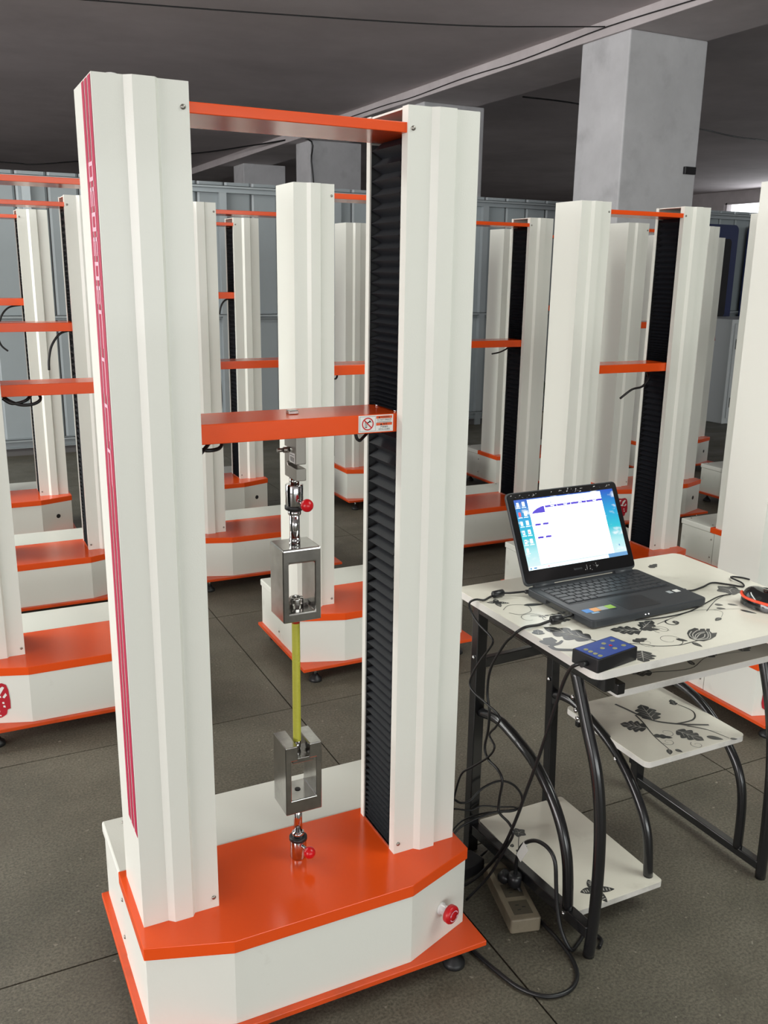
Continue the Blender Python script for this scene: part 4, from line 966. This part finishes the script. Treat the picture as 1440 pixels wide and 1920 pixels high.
cable('power_cable', [(1.112, 1.512, 0.070), (1.110, 1.508, 0.110), (1.109, 1.496, 0.155), (1.109, 1.475, 0.186), (1.110, 1.437, 0.214), (1.112, 1.397, 0.220), (1.113, 1.372, 0.202), (1.113, 1.362, 0.148), (1.113, 1.353, 0.1), (1.116, 1.337, 0.050), (1.130, 1.318, 0.010), (1.160, 1.330, 0.006), (1.20, 1.35, 0.006), (1.215, 1.32, 0.006), (1.195, 1.30, 0.006)],
      0.0045, 'black power lead with a white paper tag arching up from the plug strip', None, [('plug', (1.112, 1.514, 0.046), (1.112, 1.511, 0.078), 0.016, BOXK), ('tag_sleeve', (1.1095, 1.500, 0.140), (1.1095, 1.474, 0.188), 0.0055, PRINTW)])
pc = [o for o in bpy.data.objects if o.name == 'power_cable'][0]
pt = B().add([(-.0095, -.012, .070), (-.0095, -.038, .118), (-.0095, -.056, .110), (-.0095, -.030, .062), (-.0085, -.012, .070), (-.0085, -.038, .118), (-.0085, -.056, .110), (-.0085, -.030, .062)],
             [(0, 1, 2, 3), (7, 6, 5, 4), (0, 4, 5, 1), (1, 5, 6, 2), (2, 6, 7, 3), (3, 7, 4, 0)])
pt.build('paper_tag', PRINTW, pc)
cable('floor_cable', [(1.105, 1.53, 0.060), (1.118, 1.515, 0.045), (1.127, 1.454, 0.008), (1.127, 1.371, 0.006), (1.121, 1.309, 0.006), (1.102, 1.259, 0.006), (1.071, 1.232, 0.006), (1.033, 1.226, 0.006), (0.996, 1.240, 0.006), (0.965, 1.282, 0.006), (0.948, 1.348, 0.006), (0.937, 1.405, 0.006), (0.92, 1.50, 0.006), (0.90, 1.62, 0.006)],
      0.0048, 'black power lead making a wide loop over the bare floor', None, [('plug', (1.098, 1.545, 0.046), (1.104, 1.532, 0.066), 0.015, BOXK)])
cable('usb_lead', [(1.535, 1.505, 0.722), (1.560, 1.512, 0.718), (1.589, 1.516, 0.714), (1.631, 1.527, 0.713), (1.675, 1.540, 0.713), (1.700, 1.516, 0.713), (1.722, 1.488, 0.713), (1.740, 1.508, 0.714), (1.740, 1.540, 0.716), (1.757, 1.553, 0.7135), (1.774, 1.538, 0.713), (1.780, 1.520, 0.713)],
      0.0022, 'short black lead from the laptop ending in a crooked loop near the desk edge', None, [('plug', (1.528, 1.503, 0.721), (1.558, 1.511, 0.719), 0.006, BOXK)])
cable('mouse_cable', [(1.672, 1.424, 0.722), (1.693, 1.448, 0.716), (1.725, 1.462, 0.713), (1.758, 1.462, 0.713), (1.778, 1.44, 0.713)], 0.0018, 'thin black lead curving away from the mouse tail')
cable('under_cable', [(1.33, 1.425, 0.7115), (1.40, 1.412, 0.7118), (1.477, 1.416, 0.712), (1.55, 1.440, 0.712), (1.615, 1.462, 0.712), (1.655, 1.462, 0.712)], 0.0014, 'hair-thin grey-black lead creeping out from under the laptop towards the mouse')
# plug strip on the floor
ps = tag(empty('power_strip', (1.105, 1.515, 0), math.radians(75)), 'grimy cream multi-socket power strip on the floor under the tower shelf', 'power strip')
b = B().prism(rounded(-0.105, 0.105, -0.036, 0.036, 0.006, 3), 0.0, 0.036); b.build('body', CREAM, ps, 0.003)
for k in range(3):
    o = B().box(-0.088 + k * 0.06, -0.042 + k * 0.06, -0.022, 0.022, 0.0358, 0.0368).build('socket', mat('socket plate', '4a4438', .6) if k == 0 else bpy.data.materials['socket plate'], ps)
    for dx, dy in ((-.008, .006), (.008, .006), (0, -.008)): B().box(-0.065 + k * .06 + dx - .0012, -0.065 + k * .06 + dx + .0012, dy - .004, dy + .004, .0367, .0372).build('slot', RUBBER, o)
ad = tag(empty('power_adapter', (1.055, 1.655, 0.0), 0.25), 'black brick power adapter lying on the floor amid the cables by the desk foot', 'adapter')
B().prism(rounded(-0.055, 0.055, -0.026, 0.026, 0.006, 3), 0.0, 0.032).build('brick', BOXK, ad, 0.003)
B().tube([(0.055, 0, .016), (0.09, 0.005, 0.02), (0.12, 0.02, 0.01), (0.15, 0.02, 0.006)], 0.003, 8).build('lead', CABLE, ad)

# ================================================================ FAR THINGS
# white glazed cabinet beyond the machines
cb = tag(empty('glazed_cabinet', (7.12, 6.66, 0)), 'white steel cabinet with a dark rounded window in its door, in the far corner', 'cabinet')
B().box(0.0, 0.75, 0.0, 0.55, 0.0, 1.04).build('body', CABW, cb, 0.01)
dr = B().box(0.03, 0.72, -0.018, -0.001, 0.06, 1.0).build('door', CABW, cb, 0.004)
dw = B().prism([(p_[0], p_[1]) for p_ in rounded(0.13, 0.63, 0.15, 0.90, 0.05)], -0.024, -0.0175, 'y').build('window', GLASSY, dr)
for z in (0.80, 0.22): B().box(0.045, 0.07, -0.034, -0.018, z - 0.05, z + 0.05).build('hinge', STEEL, dr, 0.003)
b = B(); b.mi(0).add([(-0.0015, 0.20, 0.82), (-0.0015, 0.34, 0.80), (-0.0015, 0.36, 0.90), (-0.0015, 0.22, 0.95)], [(0, 1, 2, 3)])
b.mi(1).add([(-0.0025, 0.23, 0.86), (-0.0025, 0.33, 0.85), (-0.0025, 0.33, 0.88), (-0.0025, 0.23, 0.90)], [(0, 1, 2, 3)])
o = b.build('red_emblem', [RED, PRINTW], cb)
for x0, w_, lab in ((7.08, 0.89, 'broad navy blue board with round corners on the sheet wall above the white cabinet'), (8.13, 0.7, 'second navy blue board, beside the broad one, cut off by the pale column')):
    n_ = tag(empty('notice_board', (x0, PY - 0.06, 0)), lab, 'board')
    B().prism(rounded(0, w_, 0.95, 1.985, 0.06), -0.03, 0.0, 'y').build('rim', NAVY, n_)
    B().prism(rounded(0.13, w_ - 0.09, 1.02, 1.84, 0.04), -0.034, -0.0299, 'y').build('panel', GLASSY, n_)
tag(B().box(0, 0.12, 0, 0.03, 0, 0.06).build('junction_box', BOXK, None, 0.004), 'small black box fixed to the pillar face above the machines', 'box')
bpy.data.objects['junction_box'].location = (5.80, 6.11, 2.27)
rk = tag(empty('storage_rack', (3.22, 7.02, 0)), 'plywood storage rack with a black monitor, glimpsed beside the bellows', 'rack')
for z in (0.40, 0.86): B().box(0, 0.30, 0, 0.35, z, z + 0.03).build('shelf', WOOD, rk)
for x in (0.0, 0.27): B().box(x, x + 0.03, 0.0, 0.35, 0, 0.86).build('upright', WOOD, rk)
mo = tag(empty('monitor', (3.34, 7.12, 0.89)), 'black monitor with white lettering on top of the plywood rack', 'monitor')
B().box(-0.13, 0.13, -0.02, 0.02, 0.0, 0.24).build('case', BOXK, mo, 0.006)
b = B(); v, f = text_shape('A3', 0.10); b.add([(p_[0] - 0.03, -0.0215, 0.11 + p_[1]) for p_ in v], f); b.build('lettering', PRINTW, mo)
pl = tag(empty('potted_plant', (5.30, 7.10, 0)), 'small dusty potted plant on the floor by the sheet wall', 'plant')
B().lathe([(0.07, 0), (0.09, 0.16), (0.08, 0.16), (0.075, 0.13), (1e-6, 0.13)], seg=16).build('pot', CREAM, pl)
rnd = random.Random(5)
for k in range(14):
    a = rnd.uniform(0, 2 * PI); l = rnd.uniform(.12, .24); h = rnd.uniform(.1, .34)
    d = Vector((math.cos(a), math.sin(a), 0)); s_ = Vector((-d.y, d.x, 0)) * 0.028
    c0 = Vector((0, 0, 0.13)); c1 = d * l * .5 + Vector((0, 0, .16 + h)); c2 = d * l + Vector((0, 0, .13 + h * .8))
    B().add([c0, c1 + s_, c2, c1 - s_, c1 + Vector((0, 0, -.008))], [(0, 1, 4), (1, 2, 4), (2, 3, 4), (3, 0, 4), (0, 3, 2, 1)]).build('leaf', GREEN, pl)
# wires strung under the ceiling
def wire(pts, r, lab):
    q0 = Vector(pts[0]); o = B().tube([tuple(Vector(p_) - q0) for p_ in pts], r, 6).build('ceiling_wire', CABLE); o.location = q0; tag(o, lab, 'wire'); return o
K_ = (3.37 - 1.4435) / (3.05 - 1.4435)
s2 = lambda L: [(x * K_, y * K_, 1.4435 + (z - 1.4435) * K_) for x, y, z in L]
wire([(0.2, 8.05, 3.38)] + s2([(1.098, 6.445, 3.05), (1.844, 6.268, 3.05), (2.92, 5.978, 3.05), (3.535, 5.766, 3.05), (3.976, 5.53, 3.05)]) + [(5.09, 6.40, 3.36)], 0.0055, 'black wire sagging under the ceiling slab and ending at the pillar head')
wire([(5.105, 3.9, 3.345), (5.105, 5.2, 3.335), (5.105, 6.40, 3.36), (5.105, 7.6, 3.33), (5.105, 8.6, 3.345), (5.105, 9.74, 3.33), (5.10, 10.6, 3.345), (5.10, 13.2, 3.34)], 0.0045, 'black wire stapled along the pale side of the ceiling beam')
wire([(-1.5, 20.5, 3.38), (1.56, 19.8, 3.36), (2.12, 19.65, 3.34), (2.87, 18.85, 3.37), (4.4, 16.5, 3.37), (4.95, 14.6, 3.35), (5.25, 13.24, 3.3), (5.30, 13.22, 3.0), (5.34, 13.22, 2.6), (5.36, 13.22, 2.2)], 0.012, 'dark wire sagging below the far ceiling and running down a distant pillar')
wire([(6.3, 9.3, 3.38), (7.2, 9.26, 3.36), (9.65, 9.94, 3.37), (10.47, 10.1, 3.35), (11.25, 10.25, 3.37), (13, 10.6, 3.39)], 0.009, 'dark wire under the ceiling slab beyond the near pillar')
